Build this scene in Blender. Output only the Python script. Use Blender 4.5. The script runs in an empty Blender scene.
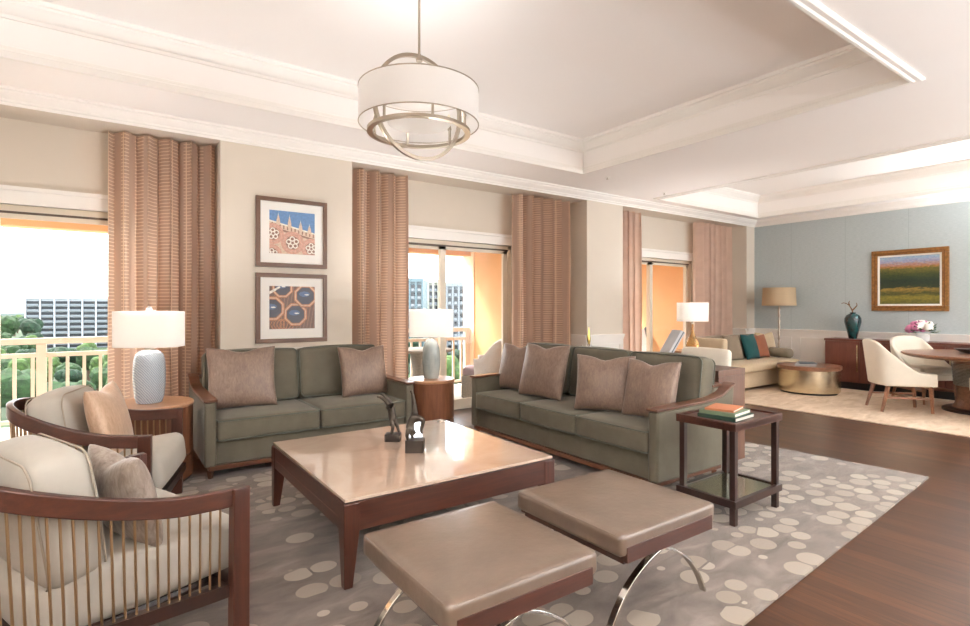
import bpy, bmesh, math, random
from math import sin, cos, pi, radians, sqrt, atan2
from mathutils import Vector, Matrix
random.seed(7)
SC = bpy.context.scene
COL = SC.collection

# ------------------------------------------------------------------ colours / materials
def lin(c):
    out = []
    for v in c:
        v = v/255.0
        out.append(v/12.92 if v <= 0.04045 else ((v+0.055)/1.055)**2.4)
    return (out[0], out[1], out[2], 1.0)

class NT:
    def __init__(s, name):
        s.m = bpy.data.materials.new(name); s.m.use_nodes = True
        s.t = s.m.node_tree; s.n = s.t.nodes; s.l = s.t.links
        s.b = s.n['Principled BSDF']; s.out = s.n['Material Output']
    def node(s, typ, **kw):
        n = s.n.new(typ)
        for k, v in kw.items(): setattr(n, k, v)
        return n
    def link(s, a, b): s.l.new(a, b)
    def coord(s, kind='Object', scale=(1,1,1), rot=(0,0,0), loc=(0,0,0)):
        tc = s.node('ShaderNodeTexCoord'); mp = s.node('ShaderNodeMapping')
        mp.inputs['Scale'].default_value = scale; mp.inputs['Rotation'].default_value = rot
        mp.inputs['Location'].default_value = loc
        s.link(tc.outputs[kind], mp.inputs['Vector']); return mp.outputs['Vector']
    def noise(s, vec, scale=5, detail=3, rough=.5, dist=0):
        n = s.node('ShaderNodeTexNoise'); s.link(vec, n.inputs['Vector'])
        n.inputs['Scale'].default_value = scale; n.inputs['Detail'].default_value = detail
        n.inputs['Roughness'].default_value = rough; n.inputs['Distortion'].default_value = dist
        return n.outputs['Fac']
    def ramp(s, fac, stops, interp='LINEAR'):
        r = s.node('ShaderNodeValToRGB'); cr = r.color_ramp; cr.interpolation = interp
        while len(cr.elements) < len(stops): cr.elements.new(.5)
        for e, (p, c) in zip(cr.elements, stops):
            e.position = p; e.color = c
        s.link(fac, r.inputs['Fac']); return r.outputs['Color']
    def mix(s, fac, a, b, mode='MIX'):
        m = s.node('ShaderNodeMix', data_type='RGBA', blend_type=mode)
        for sock, v in ((m.inputs[0], fac), (m.inputs[6], a), (m.inputs[7], b)):
            if hasattr(v, 'is_linked') or hasattr(v, 'links'): s.link(v, sock)
            else: sock.default_value = v
        return m.outputs[2]
    def math(s, op, a, b=0.0, clamp=False):
        m = s.node('ShaderNodeMath', operation=op, use_clamp=clamp)
        for sock, v in ((m.inputs[0], a), (m.inputs[1], b)):
            if hasattr(v, 'links'): s.link(v, sock)
            else: sock.default_value = v
        return m.outputs[0]
    def bump(s, h, strength=.2, dist=.01):
        b = s.node('ShaderNodeBump'); b.inputs['Strength'].default_value = strength
        b.inputs['Distance'].default_value = dist
        s.link(h, b.inputs['Height']); s.link(b.outputs['Normal'], s.b.inputs['Normal'])
    def set(s, **kw):
        for k, v in kw.items():
            s.b.inputs[k.replace('_', ' ')].default_value = v
        return s
    def color(s, c):
        if hasattr(c, 'links'): s.link(c, s.b.inputs['Base Color'])
        else: s.b.inputs['Base Color'].default_value = c

M = {}
def plain(name, c, rough=.6, metal=0, var=.06, vscale=6, bump=0, bscale=200, coat=0, sheen=0, spec=.5):
    t = NT(name); base = lin(c)
    v = t.coord()
    f = t.noise(v, vscale, 3)
    lo = tuple(x*(1-var) for x in base[:3])+(1,); hi = tuple(min(1, x*(1+var)) for x in base[:3])+(1,)
    t.color(t.ramp(f, [(.3, lo), (.7, hi)]))
    t.set(Roughness=rough, Metallic=metal, Coat_Weight=coat, Sheen_Weight=sheen, Specular_IOR_Level=spec)
    if sheen: t.set(Sheen_Roughness=.4)
    if bump: t.bump(t.noise(v, bscale, 2), bump, .002)
    M[name] = t.m; return t.m

def wood(name, c1, c2, grain='z', scale=1.0, rough=.35, coat=.2):
    t = NT(name)
    sc = {'x': (1.2, 14, 14), 'y': (14, 1.2, 14), 'z': (14, 14, 1.2)}[grain]
    v = t.coord(scale=tuple(a*scale for a in sc))
    f = t.noise(v, 2.2, 6, .6, .6)
    f2 = t.noise(t.coord(scale=tuple(a*scale*4 for a in sc)), 3, 3)
    c = t.ramp(f, [(.28, lin(c1)), (.72, lin(c2))])
    c = t.mix(.22, c, t.ramp(f2, [(.3, lin(c1)), (.7, lin(c2))]), 'MIX')
    t.color(c); t.set(Roughness=rough, Coat_Weight=coat, Coat_Roughness=.15)
    t.bump(f2, .04, .002)
    M[name] = t.m

def velvet(name, c, rough=.75, sheen=.6, var=.12, weave=900):
    t = NT(name); base = lin(c); v = t.coord()
    f = t.noise(v, 7, 4, .6)
    lo = tuple(x*(1-var) for x in base[:3])+(1,); hi = tuple(min(1, x*(1+var)) for x in base[:3])+(1,)
    t.color(t.ramp(f, [(.3, lo), (.7, hi)]))
    t.set(Roughness=rough, Sheen_Weight=sheen, Sheen_Roughness=.35, Specular_IOR_Level=.25)
    t.link(t.mix(.5, lin(c), (1, 1, 1, 1)), t.b.inputs['Sheen Tint'])
    t.bump(t.noise(v, weave, 2), .12, .001)
    M[name] = t.m

plain('wall_paint', (216, 205, 190), .85, var=.02, vscale=2)
plain('ceiling_paint', (248, 243, 238), .85, var=.01, vscale=1)
plain('white_trim', (243, 238, 231), .45, var=.01)
plain('sofa_piping', (86, 88, 76), .7, sheen=.3)
velvet('sage_velvet', (98, 92, 78), sheen=.35)
velvet('cream_fabric', (180, 173, 162), sheen=.15, var=.05, weave=500)
plain('cream_piping', (160, 148, 132), .8)
velvet('dining_cream', (226, 217, 201), sheen=.15, var=.03)
velvet('settee_tan', (192, 172, 144), sheen=.25, var=.05)
velvet('settee_taupe', (132, 116, 98), sheen=.3, var=.06)
velvet('teal_cloth', (20, 66, 66), sheen=.3)
velvet('rust_cloth', (138, 86, 62), sheen=.3)
velvet('greygreen_cloth', (128, 120, 102), sheen=.3)
wood('walnut', (50, 24, 16), (82, 43, 29), 'x')
wood('walnut_y', (50, 24, 16), (82, 43, 29), 'y')
wood('walnut_z', (50, 24, 16), (82, 43, 29), 'z')
wood('drum_wood', (100, 60, 40), (140, 92, 66), 'z', rough=.3)
wood('drum_top', (170, 124, 92), (200, 155, 120), 'x', rough=.3)
wood('dark_wood', (32, 17, 13), (52, 28, 21), 'z', rough=.3)
wood('cap_wood', (80, 48, 33), (114, 73, 51), 'x', rough=.3)
wood('desk_wood', (84, 58, 46), (110, 78, 62), 'z', rough=.5)
wood('sideboard_wood', (88, 48, 38), (116, 66, 52), 'z', rough=.4)
wood('dining_wood', (104, 66, 46), (150, 104, 76), 'x', rough=.3)
plain('chrome', (225, 222, 216), .12, 1, var=.01)
plain('brass_rod', (176, 146, 112), .3, 1, var=.03)
plain('nickel', (186, 174, 158), .28, 1, var=.02)
plain('bronze', (78, 70, 62), .4, .75, var=.35, vscale=40, bump=.4, bscale=120)
plain('bronze_block', (52, 44, 38), .5, .3, var=.15)
plain('black_shadow_gap', (26, 20, 18), .6)
plain('frame_brown', (96, 66, 48), .4)
plain('mat_board', (240, 237, 230), .8, var=.005)
plain('door_frame', (228, 216, 196), .4, var=.02)
plain('track_dark', (92, 76, 62), .5)
plain('stucco', (228, 176, 128), .9, var=.03, vscale=3, bump=.2, bscale=90)
plain('stucco_lit', (248, 222, 190), .9, var=.02)  # brighter copy of stucco: the lit edge of the balcony wall end, painted in
plain('rail_cream', (214, 200, 184), .6, var=.02)
plain('balcony_tile', (236, 228, 218), .6)
plain('tower_white', (180, 185, 193), .8, var=.03)
plain('tower_grey', (122, 129, 136), .8)
plain('tower_recess', (29, 34, 41), .5)
plain('tower_teal', (78, 104, 113), .4)
plain('tower_cream', (168, 168, 155), .7)
plain('foliage_a', (39, 63, 32), .9, var=.5, vscale=1.2)
plain('foliage_b', (62, 85, 39), .9, var=.5, vscale=1.2)
plain('foliage_c', (31, 54, 36), .9, var=.5, vscale=1.2)
plain('bark', (80, 64, 50), .9)
plain('ridge_green', (29, 54, 49), .95, var=.3, vscale=.02)
plain('ground_green', (54, 72, 44), .95, var=.5, vscale=.03)
plain('asphalt', (122, 124, 124), .9)
plain('car_white', (232, 232, 234), .3)
plain('car_dark', (60, 70, 84), .3)
plain('car_glass', (30, 34, 40), .1)
plain('wicker_grey', (140, 134, 124), .8, var=.25, vscale=60, bump=.6, bscale=90)
plain('wicker_pale', (206, 206, 206), .7, var=.1, vscale=60, bump=.5, bscale=90)
plain('cushion_mauve', (150, 130, 136), .8)
plain('cushion_dark', (70, 74, 82), .8)
plain('vase_teal', (18, 58, 60), .15, var=.5, vscale=14, coat=.6)
plain('twig', (120, 84, 50), .7)
plain('petal_white', (240, 234, 228), .7)
plain('petal_pink', (206, 128, 164), .7)
plain('petal_plum', (150, 76, 118), .7)
plain('leaf', (78, 108, 60), .7)
plain('vase_white', (236, 234, 230), .3)
plain('gold_leaf', (146, 104, 58), .4, .55, var=.25, vscale=30, bump=.5, bscale=60)
plain('gold_dark', (120, 76, 34), .5, .4, var=.2, vscale=30)
plain('paper', (232, 226, 214), .8)
plain('book_orange', (190, 118, 80), .6)
plain('book_green', (28, 58, 46), .55)
plain('book_sage', (112, 130, 104), .6)
plain('book_slate', (84, 92, 100), .5)
plain('book_silver', (190, 190, 192), .35)
plain('gold_bright', (226, 190, 110), .25, .9)
plain('bowl_dark', (52, 38, 32), .35)
plain('lamp_base_pale', (206, 210, 214), .2)
plain('shade_tan', (196, 178, 152), .9)
plain('bulb', (255, 240, 215), .4)
plain('rug_edge', (70, 50, 42), .9)

# leather of the stools
t = NT('leather'); v = t.coord()
f = t.noise(v, 5, 4, .6)
t.color(t.ramp(f, [(.3, lin((100, 83, 69))), (.7, lin((115, 96, 81)))]))
t.set(Roughness=.34, Coat_Weight=.5, Coat_Roughness=.22)
h = t.math('ADD', t.math('MULTIPLY', t.noise(v, 9, 4, .6), 1.0), t.math('MULTIPLY', t.noise(v, 260, 2), .06))
t.bump(h, .35, .01); M['leather'] = t.m

# taupe shimmering throw pillow
def shimmer(name, c1, c2, sc=60, rough=.42, metal=.15):
    t = NT(name); v = t.coord()
    a = t.noise(t.coord(scale=(1, 1, .35)), sc, 4, .7, .8); b = t.noise(v, 8, 3, .5)
    c = t.ramp(a, [(.35, lin(c1)), (.65, lin(c2))])
    c = t.mix(.4, c, t.ramp(b, [(.3, lin(c1)), (.7, lin(c2))]))
    t.color(c); t.set(Roughness=rough, Sheen_Weight=.5, Sheen_Roughness=.3, Metallic=metal)
    t.bump(a, .25, .004); M[name] = t.m
shimmer('taupe_silk', (108, 86, 73), (142, 120, 105))
shimmer('tan_silk', (186, 150, 122), (218, 188, 160))
shimmer('taupe_weave', (120, 104, 94), (184, 170, 156), 45)

# marble / glazed table top
t = NT('table_stone'); v = t.coord()
f = t.noise(v, 3, 5, .6, 1.0)
t.color(t.ramp(f, [(.3, lin((196, 168, 148))), (.7, lin((214, 190, 170)))]))
t.set(Roughness=.12, Coat_Weight=1.0, Coat_Roughness=.02, Coat_IOR=1.65); M['table_stone'] = t.m

# brushed brass drum
t = NT('brushed_brass'); f = t.noise(t.coord(scale=(1, 1, 60)), 4, 4, .6)
t.color(t.ramp(f, [(.3, lin((214, 200, 170))), (.7, lin((236, 224, 198)))]))
t.set(Metallic=1, Roughness=.24, Anisotropic=.5); M['brushed_brass'] = t.m

# ceramic lamp base with diagonal ripples
t = NT('ripple_ceramic'); v = t.coord(scale=(1, 1, 1))
tc = t.node('ShaderNodeTexCoord'); w = t.node('ShaderNodeTexWave'); w.wave_type = 'BANDS'; w.bands_direction = 'DIAGONAL'
w.inputs['Scale'].default_value = 30; w.inputs['Distortion'].default_value = 3; w.inputs['Detail'].default_value = 2
t.link(tc.outputs['Object'], w.inputs['Vector'])
t.color(t.ramp(w.outputs['Fac'], [(.2, lin((158, 170, 182))), (.75, lin((196, 204, 210)))]))
t.set(Roughness=.25, Coat_Weight=.5); t.bump(w.outputs['Fac'], .5, .01); M['ripple_ceramic'] = t.m
t = NT('smoke_ceramic'); f = t.noise(t.coord(scale=(1, 1, .5)), 9, 4)
t.color(t.ramp(f, [(.3, lin((140, 150, 148))), (.7, lin((188, 194, 190)))])); t.set(Roughness=.15, Coat_Weight=.6); M['smoke_ceramic'] = t.m

# glass-like
def glassy(name, c, rough=.05, trans=.9):
    t = NT(name); t.color(lin(c)); t.set(Roughness=rough, Transmission_Weight=trans, IOR=1.45); M[name] = t.m
glassy('amber_glass', (240, 196, 130), .06, .8)
glassy('clear_glass', (240, 240, 240), .03, .95)
t = NT('shelf_mirror'); t.color(lin((158, 154, 130))); t.set(Metallic=.9, Roughness=.12); M['shelf_mirror'] = t.m
t = NT('window_glass')
tr = t.node('ShaderNodeBsdfTransparent'); gl = t.node('ShaderNodeBsdfGlossy'); gl.inputs['Roughness'].default_value = .0
lw = t.node('ShaderNodeLayerWeight'); lw.inputs['Blend'].default_value = .3; fc = t.math('ADD', .02, t.math('MULTIPLY', .5, t.math('POWER', lw.outputs['Facing'], 4.0))); mx = t.node('ShaderNodeMixShader')
t.link(fc, mx.inputs[0]); t.link(tr.outputs[0], mx.inputs[1]); t.link(gl.outputs[0], mx.inputs[2])
t.link(mx.outputs[0], t.out.inputs['Surface']); M['window_glass'] = t.m

# translucent fabrics
def translucent(name, c, fac=.45, tint=None):
    t = NT(name); t.color(lin(c)); t.set(Roughness=.9, Specular_IOR_Level=.1)
    tl = t.node('ShaderNodeBsdfTranslucent'); tl.inputs['Color'].default_value = lin(tint or c)
    mx = t.node('ShaderNodeMixShader'); mx.inputs[0].default_value = fac
    t.link(t.b.outputs[0], mx.inputs[1]); t.link(tl.outputs[0], mx.inputs[2])
    t.link(mx.outputs[0], t.out.inputs['Surface']); M[name] = t.m; return t, tl
translucent('lampshade_white', (252, 250, 247), .5)
translucent('lampshade_tan', (206, 186, 156), .35)
translucent('drum_shade', (252, 250, 248), .45)

def curtain_mat(name, pattern):
    t, tl = translucent(name, (216, 196, 182) if pattern else (228, 206, 192), .45)
    uv = t.node('ShaderNodeTexCoord').outputs['UV']
    if pattern:
        br = t.node('ShaderNodeTexBrick'); br.offset = 0.0; br.squash = 1.0
        t.link(uv, br.inputs['Vector'])
        br.inputs['Scale'].default_value = 1; br.inputs['Brick Width'].default_value = .17
        br.inputs['Row Height'].default_value = .032; br.inputs['Mortar Size'].default_value = .0042
        br.inputs['Mortar Smooth'].default_value = .3
        br.inputs['Color1'].default_value = lin((202, 174, 155)); br.inputs['Color2'].default_value = lin((210, 182, 163))
        br.inputs['Mortar'].default_value = lin((244, 222, 198))
        c = br.outputs['Color']
        # alternate solid stripes running down the cloth
        sx = t.node('ShaderNodeSeparateXYZ'); t.link(uv, sx.inputs[0])
        st = t.math('SINE', t.math('MULTIPLY', sx.outputs[0], 2*pi/.17))
        st = t.math('GREATER_THAN', st, -.6)
        c = t.mix(st, lin((204, 178, 160)), c)
    else:
        c = t.ramp(t.noise(uv, 6, 3), [(.3, lin((222, 198, 182))), (.7, lin((232, 208, 192)))])
    t.color(c); t.link(c, tl.inputs['Color']); return t.m
curtain_mat('curtain_sheer', False)
try: curtain_mat('curtain_pattern', True)
except AttributeError:
    pass

# ------------------------------------------------------------------ mesh builder
def rot2(a): return Matrix.Rotation(a, 4, 'Z')
class MB:
    def __init__(s): s.v = []; s.f = []; s.mi = []; s.wn = False
    def add(s, vs, fs, mi=0, mat=None):
        o = len(s.v)
        for p in vs:
            p = Vector(p)
            if mat is not None: p = mat @ p
            s.v.append(p)
        for f in fs: s.f.append([i+o for i in f]); s.mi.append(mi)
        return s
    def box(s, x0, x1, y0, y1, z0, z1, b=0.0, mi=0, mat=None, seg=2):
        if b <= 0:
            vs = [(x0,y0,z0),(x1,y0,z0),(x1,y1,z0),(x0,y1,z0),(x0,y0,z1),(x1,y0,z1),(x1,y1,z1),(x0,y1,z1)]
            fs = [(0,3,2,1),(4,5,6,7),(0,1,5,4),(1,2,6,5),(2,3,7,6),(3,0,4,7)]
            return s.add(vs, fs, mi, mat)
        s.wn = True; bm = bmesh.new(); bmesh.ops.create_cube(bm, size=1)
        for v in bm.verts:
            v.co = Vector(((x0+x1)/2+v.co.x*(x1-x0), (y0+y1)/2+v.co.y*(y1-y0), (z0+z1)/2+v.co.z*(z1-z0)))
        bmesh.ops.bevel(bm, geom=bm.edges[:], offset=b, segments=seg, profile=.5, affect='EDGES')
        s.bm(bm, mi, mat); return s
    def warp(s, fn):
        s.v = [Vector(fn(p)) for p in s.v]; return s
    def bm(s, bm, mi=0, mat=None):
        bm.verts.index_update()
        s.add([v.co.copy() for v in bm.verts], [[v.index for v in f.verts] for f in bm.faces], mi, mat); bm.free()
    def cushion(s, x0, x1, y0, y1, z0, z1, r=.04, bulge=(0,0,0), n=10, mi=0, mat=None):
        c = Vector(((x0+x1)/2, (y0+y1)/2, (z0+z1)/2)); h = Vector(((x1-x0)/2, (y1-y0)/2, (z1-z0)/2))
        r = min(r, h.x, h.y, h.z)
        bm = bmesh.new(); bmesh.ops.create_cube(bm, size=2)
        bmesh.ops.subdivide_edges(bm, edges=bm.edges[:], cuts=n, use_grid_fill=True)
        for v in bm.verts:
            q = Vector((max(-1, min(1, a)) for a in v.co))
            # concentrate samples near the edges
            q = Vector(sin(a*pi/2)*.75 + a*.25 for a in q)
            p = Vector((q.x*h.x, q.y*h.y, q.z*h.z))
            core = Vector((max(-(h.x-r), min(h.x-r, p.x)), max(-(h.y-r), min(h.y-r, p.y)), max(-(h.z-r), min(h.z-r, p.z))))
            d = p-core
            if d.length > 1e-9: p = core + d.normalized()*r
            g = [1-a*a for a in (p.x/h.x, p.y/h.y, p.z/h.z)]
            p.x += bulge[0]*(p.x/h.x)*g[1]*g[2]; p.y += bulge[1]*(p.y/h.y)*g[0]*g[2]; p.z += bulge[2]*(p.z/h.z)*g[0]*g[1]
            v.co = c+p
        s.bm(bm, mi, mat); return s
    def lathe(s, prof, seg=40, c=(0,0,0), mi=0, sx=1, sy=1, mat=None, cap=True):
        n = len(prof); vs = []; fs = []
        for r, z in prof:
            for k in range(seg):
                a = 2*pi*k/seg; vs.append((c[0]+r*cos(a)*sx, c[1]+r*sin(a)*sy, c[2]+z))
        for i in range(n-1):
            for k in range(seg):
                k2 = (k+1) % seg
                fs.append((i*seg+k, i*seg+k2, (i+1)*seg+k2, (i+1)*seg+k))
        if cap and prof[0][0] > 1e-4: fs.append(tuple(reversed(range(seg))))
        if cap and prof[-1][0] > 1e-4: fs.append(tuple((n-1)*seg+k for k in range(seg)))
        return s.add(vs, fs, mi, mat)
    def tube(s, pts, r, seg=10, closed=False, mi=0, mat=None):
        pts = [Vector(p) for p in pts]; n = len(pts); vs = []; fs = []
        rad = r if isinstance(r, (list, tuple)) else [r]*n
        up = None
        for i, p in enumerate(pts):
            if closed: t = pts[(i+1) % n]-pts[i-1]
            else: t = pts[min(i+1, n-1)]-pts[max(i-1, 0)]
            t.normalize()
            if up is None:
                up = Vector((0,0,1)) if abs(t.z) < .9 else Vector((1,0,0))
            a = (up - t*up.dot(t)).normalized(); b = t.cross(a); up = a
            for k in range(seg):
                an = 2*pi*k/seg; vs.append(p+(a*cos(an)+b*sin(an))*rad[i])
        m = n if closed else n-1
        for i in range(m):
            for k in range(seg):
                k2 = (k+1) % seg; j = (i+1) % n
                fs.append((i*seg+k, i*seg+k2, j*seg+k2, j*seg+k))
        if not closed:
            fs.append(tuple(reversed(range(seg)))); fs.append(tuple((n-1)*seg+k for k in range(seg)))
        return s.add(vs, fs, mi, mat)
    def sweep(s, pts, w, h, up=(0,0,1), mi=0, mat=None, closed=False):
        # rectangular section: w across (sideways), h along up
        pts = [Vector(p) for p in pts]; n = len(pts); vs = []; fs = []; U = Vector(up)
        for i, p in enumerate(pts):
            t = (pts[(i+1) % n]-pts[i-1]) if closed else (pts[min(i+1, n-1)]-pts[max(i-1, 0)])
            t.normalize(); side = t.cross(U)
            side.normalize(); u2 = side.cross(t).normalized()
            for a, b in ((-1,-1),(1,-1),(1,1),(-1,1)): vs.append(p+side*a*w/2+u2*b*h/2)
        for i in range(n if closed else n-1):
            j = (i+1) % n
            for k in range(4):
                k2 = (k+1) % 4; fs.append((i*4+k, i*4+k2, j*4+k2, j*4+k))
        if not closed: fs.append((3,2,1,0)); fs.append(tuple((n-1)*4+k for k in range(4)))
        return s.add(vs, fs, mi, mat)
    def prism(s, poly, a0, a1, axis='x', mi=0, mat=None):
        # poly in the two other axes (x: (y,z); y: (x,z); z: (x,y))
        def P(p, a):
            return {'x': (a, p[0], p[1]), 'y': (p[0], a, p[1]), 'z': (p[0], p[1], a)}[axis]
        n = len(poly); vs = [P(p, a0) for p in poly]+[P(p, a1) for p in poly]
        fs = [tuple(reversed(range(n))), tuple(n+i for i in range(n))]
        for i in range(n): j = (i+1) % n; fs.append((i, j, n+j, n+i))
        return s.add(vs, fs, mi, mat)
    def poly(s, pts, mi=0, mat=None): return s.add(pts, [tuple(range(len(pts)))], mi, mat)
    def build(s, name, mats, parent=None, smooth=35, bevel=0):
        me = bpy.data.meshes.new(name); me.from_pydata([tuple(v) for v in s.v], [], s.f)
        if not isinstance(mats, (list, tuple)): mats = [mats]
        for m in mats: me.materials.append(M[m] if isinstance(m, str) else m)
        for p, i in zip(me.polygons, s.mi): p.material_index = i
        bm = bmesh.new(); bm.from_mesh(me); bmesh.ops.recalc_face_normals(bm, faces=bm.faces[:]); bm.to_mesh(me); bm.free()
        if smooth:
            for p in me.polygons: p.use_smooth = True
            me.set_sharp_from_angle(angle=radians(smooth))
        o = bpy.data.objects.new(name, me); COL.objects.link(o)
        if bevel:
            b = o.modifiers.new('bevel', 'BEVEL'); b.width = bevel; b.segments = 2; b.limit_method = 'ANGLE'; b.angle_limit = radians(40)
        if (s.wn or bevel) and smooth:
            wn = o.modifiers.new('weighted', 'WEIGHTED_NORMAL'); wn.weight = 80; wn.keep_sharp = True
        if parent: o.parent = parent
        return o

def tag(o, label, cat, group=None, kind=None):
    o['label'] = label; o['category'] = cat
    if group: o['group'] = group
    if kind: o['kind'] = kind
    return o
def thing(name, label, cat, loc=(0,0,0), rz=0, group=None):
    o = bpy.data.objects.new(name, None); COL.objects.link(o); o.empty_display_size = .1
    o.location = loc; o.rotation_euler = (0, 0, rz); return tag(o, label, cat, group)
def struct(o): o['kind'] = 'structure'; return o
def dup(root, loc, rz, label, rot=None, scale=None):
    def cp(o, par):
        c = o.copy(); COL.objects.link(c)
        if par: c.parent = par
        for ch in list(o.children): cp(ch, c)
        return c
    r = cp(root, None); r.location = loc; r.rotation_euler = rot if rot else (0, 0, rz)
    if scale: r.scale = scale
    r['label'] = label; return r
def bez(pts, n=8):
    # Catmull-Rom through pts
    P = [Vector(p) for p in pts]; P = [P[0]*2-P[1]]+P+[P[-1]*2-P[-2]]; out = []
    for i in range(1, len(P)-2):
        for k in range(n):
            t = k/n; a, b, c, d = P[i-1], P[i], P[i+1], P[i+2]
            out.append(.5*((2*b)+(-a+c)*t+(2*a-5*b+4*c-d)*t*t+(-a+3*b-3*c+d)*t**3))
    out.append(P[-2]); return out

# ------------------------------------------------------------------ camera
H = 1.35
cam = bpy.data.cameras.new('camera'); co = bpy.data.objects.new('camera', cam); COL.objects.link(co)
co.location = (0, 0, H)
YAW = radians(54.745)   # angle between the room X axis and the view direction
co.rotation_euler = (pi/2, 0, YAW-pi/2)
cam.sensor_fit = 'HORIZONTAL'; cam.sensor_width = 36; cam.lens = 36*537/970
cam.shift_y = -(313-307.6)/970
cam.clip_start = .05; cam.clip_end = 5000
SC.camera = co

# ------------------------------------------------------------------ room
WY = 5.6; NY = 6.0; BX = 10.49; LX = -2.9; RY = -3.0; SZ = 3.05; CZ = 3.42; HZ = 2.94
# floor with boards along Y
t = NT('floor_boards'); v = t.coord(rot=(0, 0, pi/2))
br = t.node('ShaderNodeTexBrick'); t.link(v, br.inputs['Vector']); br.offset = .37; br.offset_frequency = 1
br.inputs['Scale'].default_value = 1; br.inputs['Brick Width'].default_value = 1.5; br.inputs['Row Height'].default_value = .1
br.inputs['Mortar Size'].default_value = .002; br.inputs['Color1'].default_value = (0,0,0,1); br.inputs['Color2'].default_value = (1,1,1,1)
br.inputs['Mortar'].default_value = (.0,.0,.0,1)
g = t.noise(t.coord(scale=(10, .8, 1)), 3, 6, .65, .8)
c = t.ramp(g, [(.25, lin((56, 33, 20))), (.75, lin((92, 58, 36)))])
c2 = t.mix(1.0, c, t.ramp(br.outputs['Color'], [(0, (.62,.60,.58,1)), (1, (1.25,1.22,1.2,1))]), 'MULTIPLY')
t.color(t.mix(t.math('MULTIPLY', br.outputs['Fac'], .85), c2, lin((50, 30, 20))))
t.set(Roughness=.32, Specular_IOR_Level=.35, Coat_Weight=.12, Coat_Roughness=.18); t.bump(g, .05, .003); M['floor_boards'] = t.m
struct(MB().box(LX, BX, RY, NY+.2, -.1, 0).build('floor', 'floor_boards'))

# wallpaper
t = NT('wallpaper_blue'); f = t.noise(t.coord(scale=(1, 3, 60)), 6, 5, .7); f2 = t.noise(t.coord(), 1.2, 3)
c = t.ramp(f, [(.25, lin((156, 167, 169))), (.75, lin((196, 204, 204)))])
sx = t.node('ShaderNodeSeparateXYZ'); t.link(t.coord(), sx.inputs[0])
seam = t.math('LESS_THAN', t.math('FRACT', t.math('DIVIDE', t.math('ADD', sx.outputs[1], .5), .9)), .008)
c = t.mix(t.math('MULTIPLY', seam, .35), c, lin((120, 132, 136)))
t.color(c); t.set(Roughness=.7); t.bump(f, .1, .002); M['wallpaper_blue'] = t.m

bays = [(-2.72, .89, -2.0, .45), (2.19, 5.80, 2.50, 4.72), (6.59, 10.2, 6.72, 9.02)]
w = MB()
T = .2
# niche back wall with door openings
xs = [LX]
w.box(LX-T, -2.0, NY, NY+T, 0, SZ); w.box(.45, 2.50, NY, NY+T, 0, SZ); w.box(4.72, 6.72, NY, NY+T, 0, SZ); w.box(9.02, BX+T, NY, NY+T, 0, SZ)
for b in bays: w.box(b[2], b[3], NY, NY+T, 2.22, SZ)
# piers
w.box(.89, 2.19, WY, NY, 0, SZ); w.box(5.80, 6.59, WY, NY, 0, SZ); w.box(10.2, BX, WY, NY, 0, SZ); w.box(LX-T, -2.72, WY, NY, 0, SZ)
for b in bays: w.box(b[0], b[1], WY, NY, HZ, SZ)
struct(w.build('wall_north', 'wall_paint', smooth=0))
struct(MB().box(BX, BX+T, RY, NY, 0, SZ).build('wall_east', 'wallpaper_blue', smooth=0))
# west wall
struct(MB().box(LX-T, LX, RY-T, WY, 0, SZ).build('wall_west', 'wall_paint', smooth=0))
# south side behind the camera: unseen wall, glazing added to let in fill light
w = MB(); w.box(LX-T, BX+T, RY-T, RY, 0, .12); w.box(LX-T, BX+T, RY-T, RY, 2.8, SZ)
for x in (7.0, BX-.2): w.box(x, x+.3, RY-T, RY, .12, 2.8)
w.box(LX-T, 4.0, RY-T, RY, .12, 2.8)
struct(w.build('wall_south', 'wall_paint', smooth=0))
p = MB()
for a, b in ((4.0, 7.0), (7.3, BX-.2)): p.box(a, b, RY-.12, RY-.11, .12, 2.8)
struct(p.build('window_4', 'window_glass', smooth=0))

# ceiling: soffit ring with two coffers
C1 = (-1.62, 4.90, 1.42, 4.80); C2 = (7.0, 9.95, -1.0, 5.25)
c = MB()
def slab(x0, x1, y0, y1, z0=SZ, z1=SZ+.45): c.box(x0, x1, y0, y1, z0, z1)
slab(LX-T, BX+T, 5.25, NY+T); slab(LX-T, C1[0], RY-T, 5.25); slab(C1[0], C1[1], RY-T, C1[2]); slab(C1[0], C1[1], C1[3], 5.25)
slab(C1[1], C2[0], RY-T, 5.25); slab(C2[0], C2[1], RY-T, C2[2]); slab(C2[1], BX+T, RY-T, 5.25)
c.box(C1[0]-.1, C1[1]+.1, C1[2]-.1, C1[3]+.1, CZ, CZ+.1); c.box(C2[0]-.1, C2[1]+.1, C2[2]-.1, C2[3]+.1, CZ, CZ+.1)
struct(c.build('ceiling', 'ceiling_paint', smooth=0))

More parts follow.
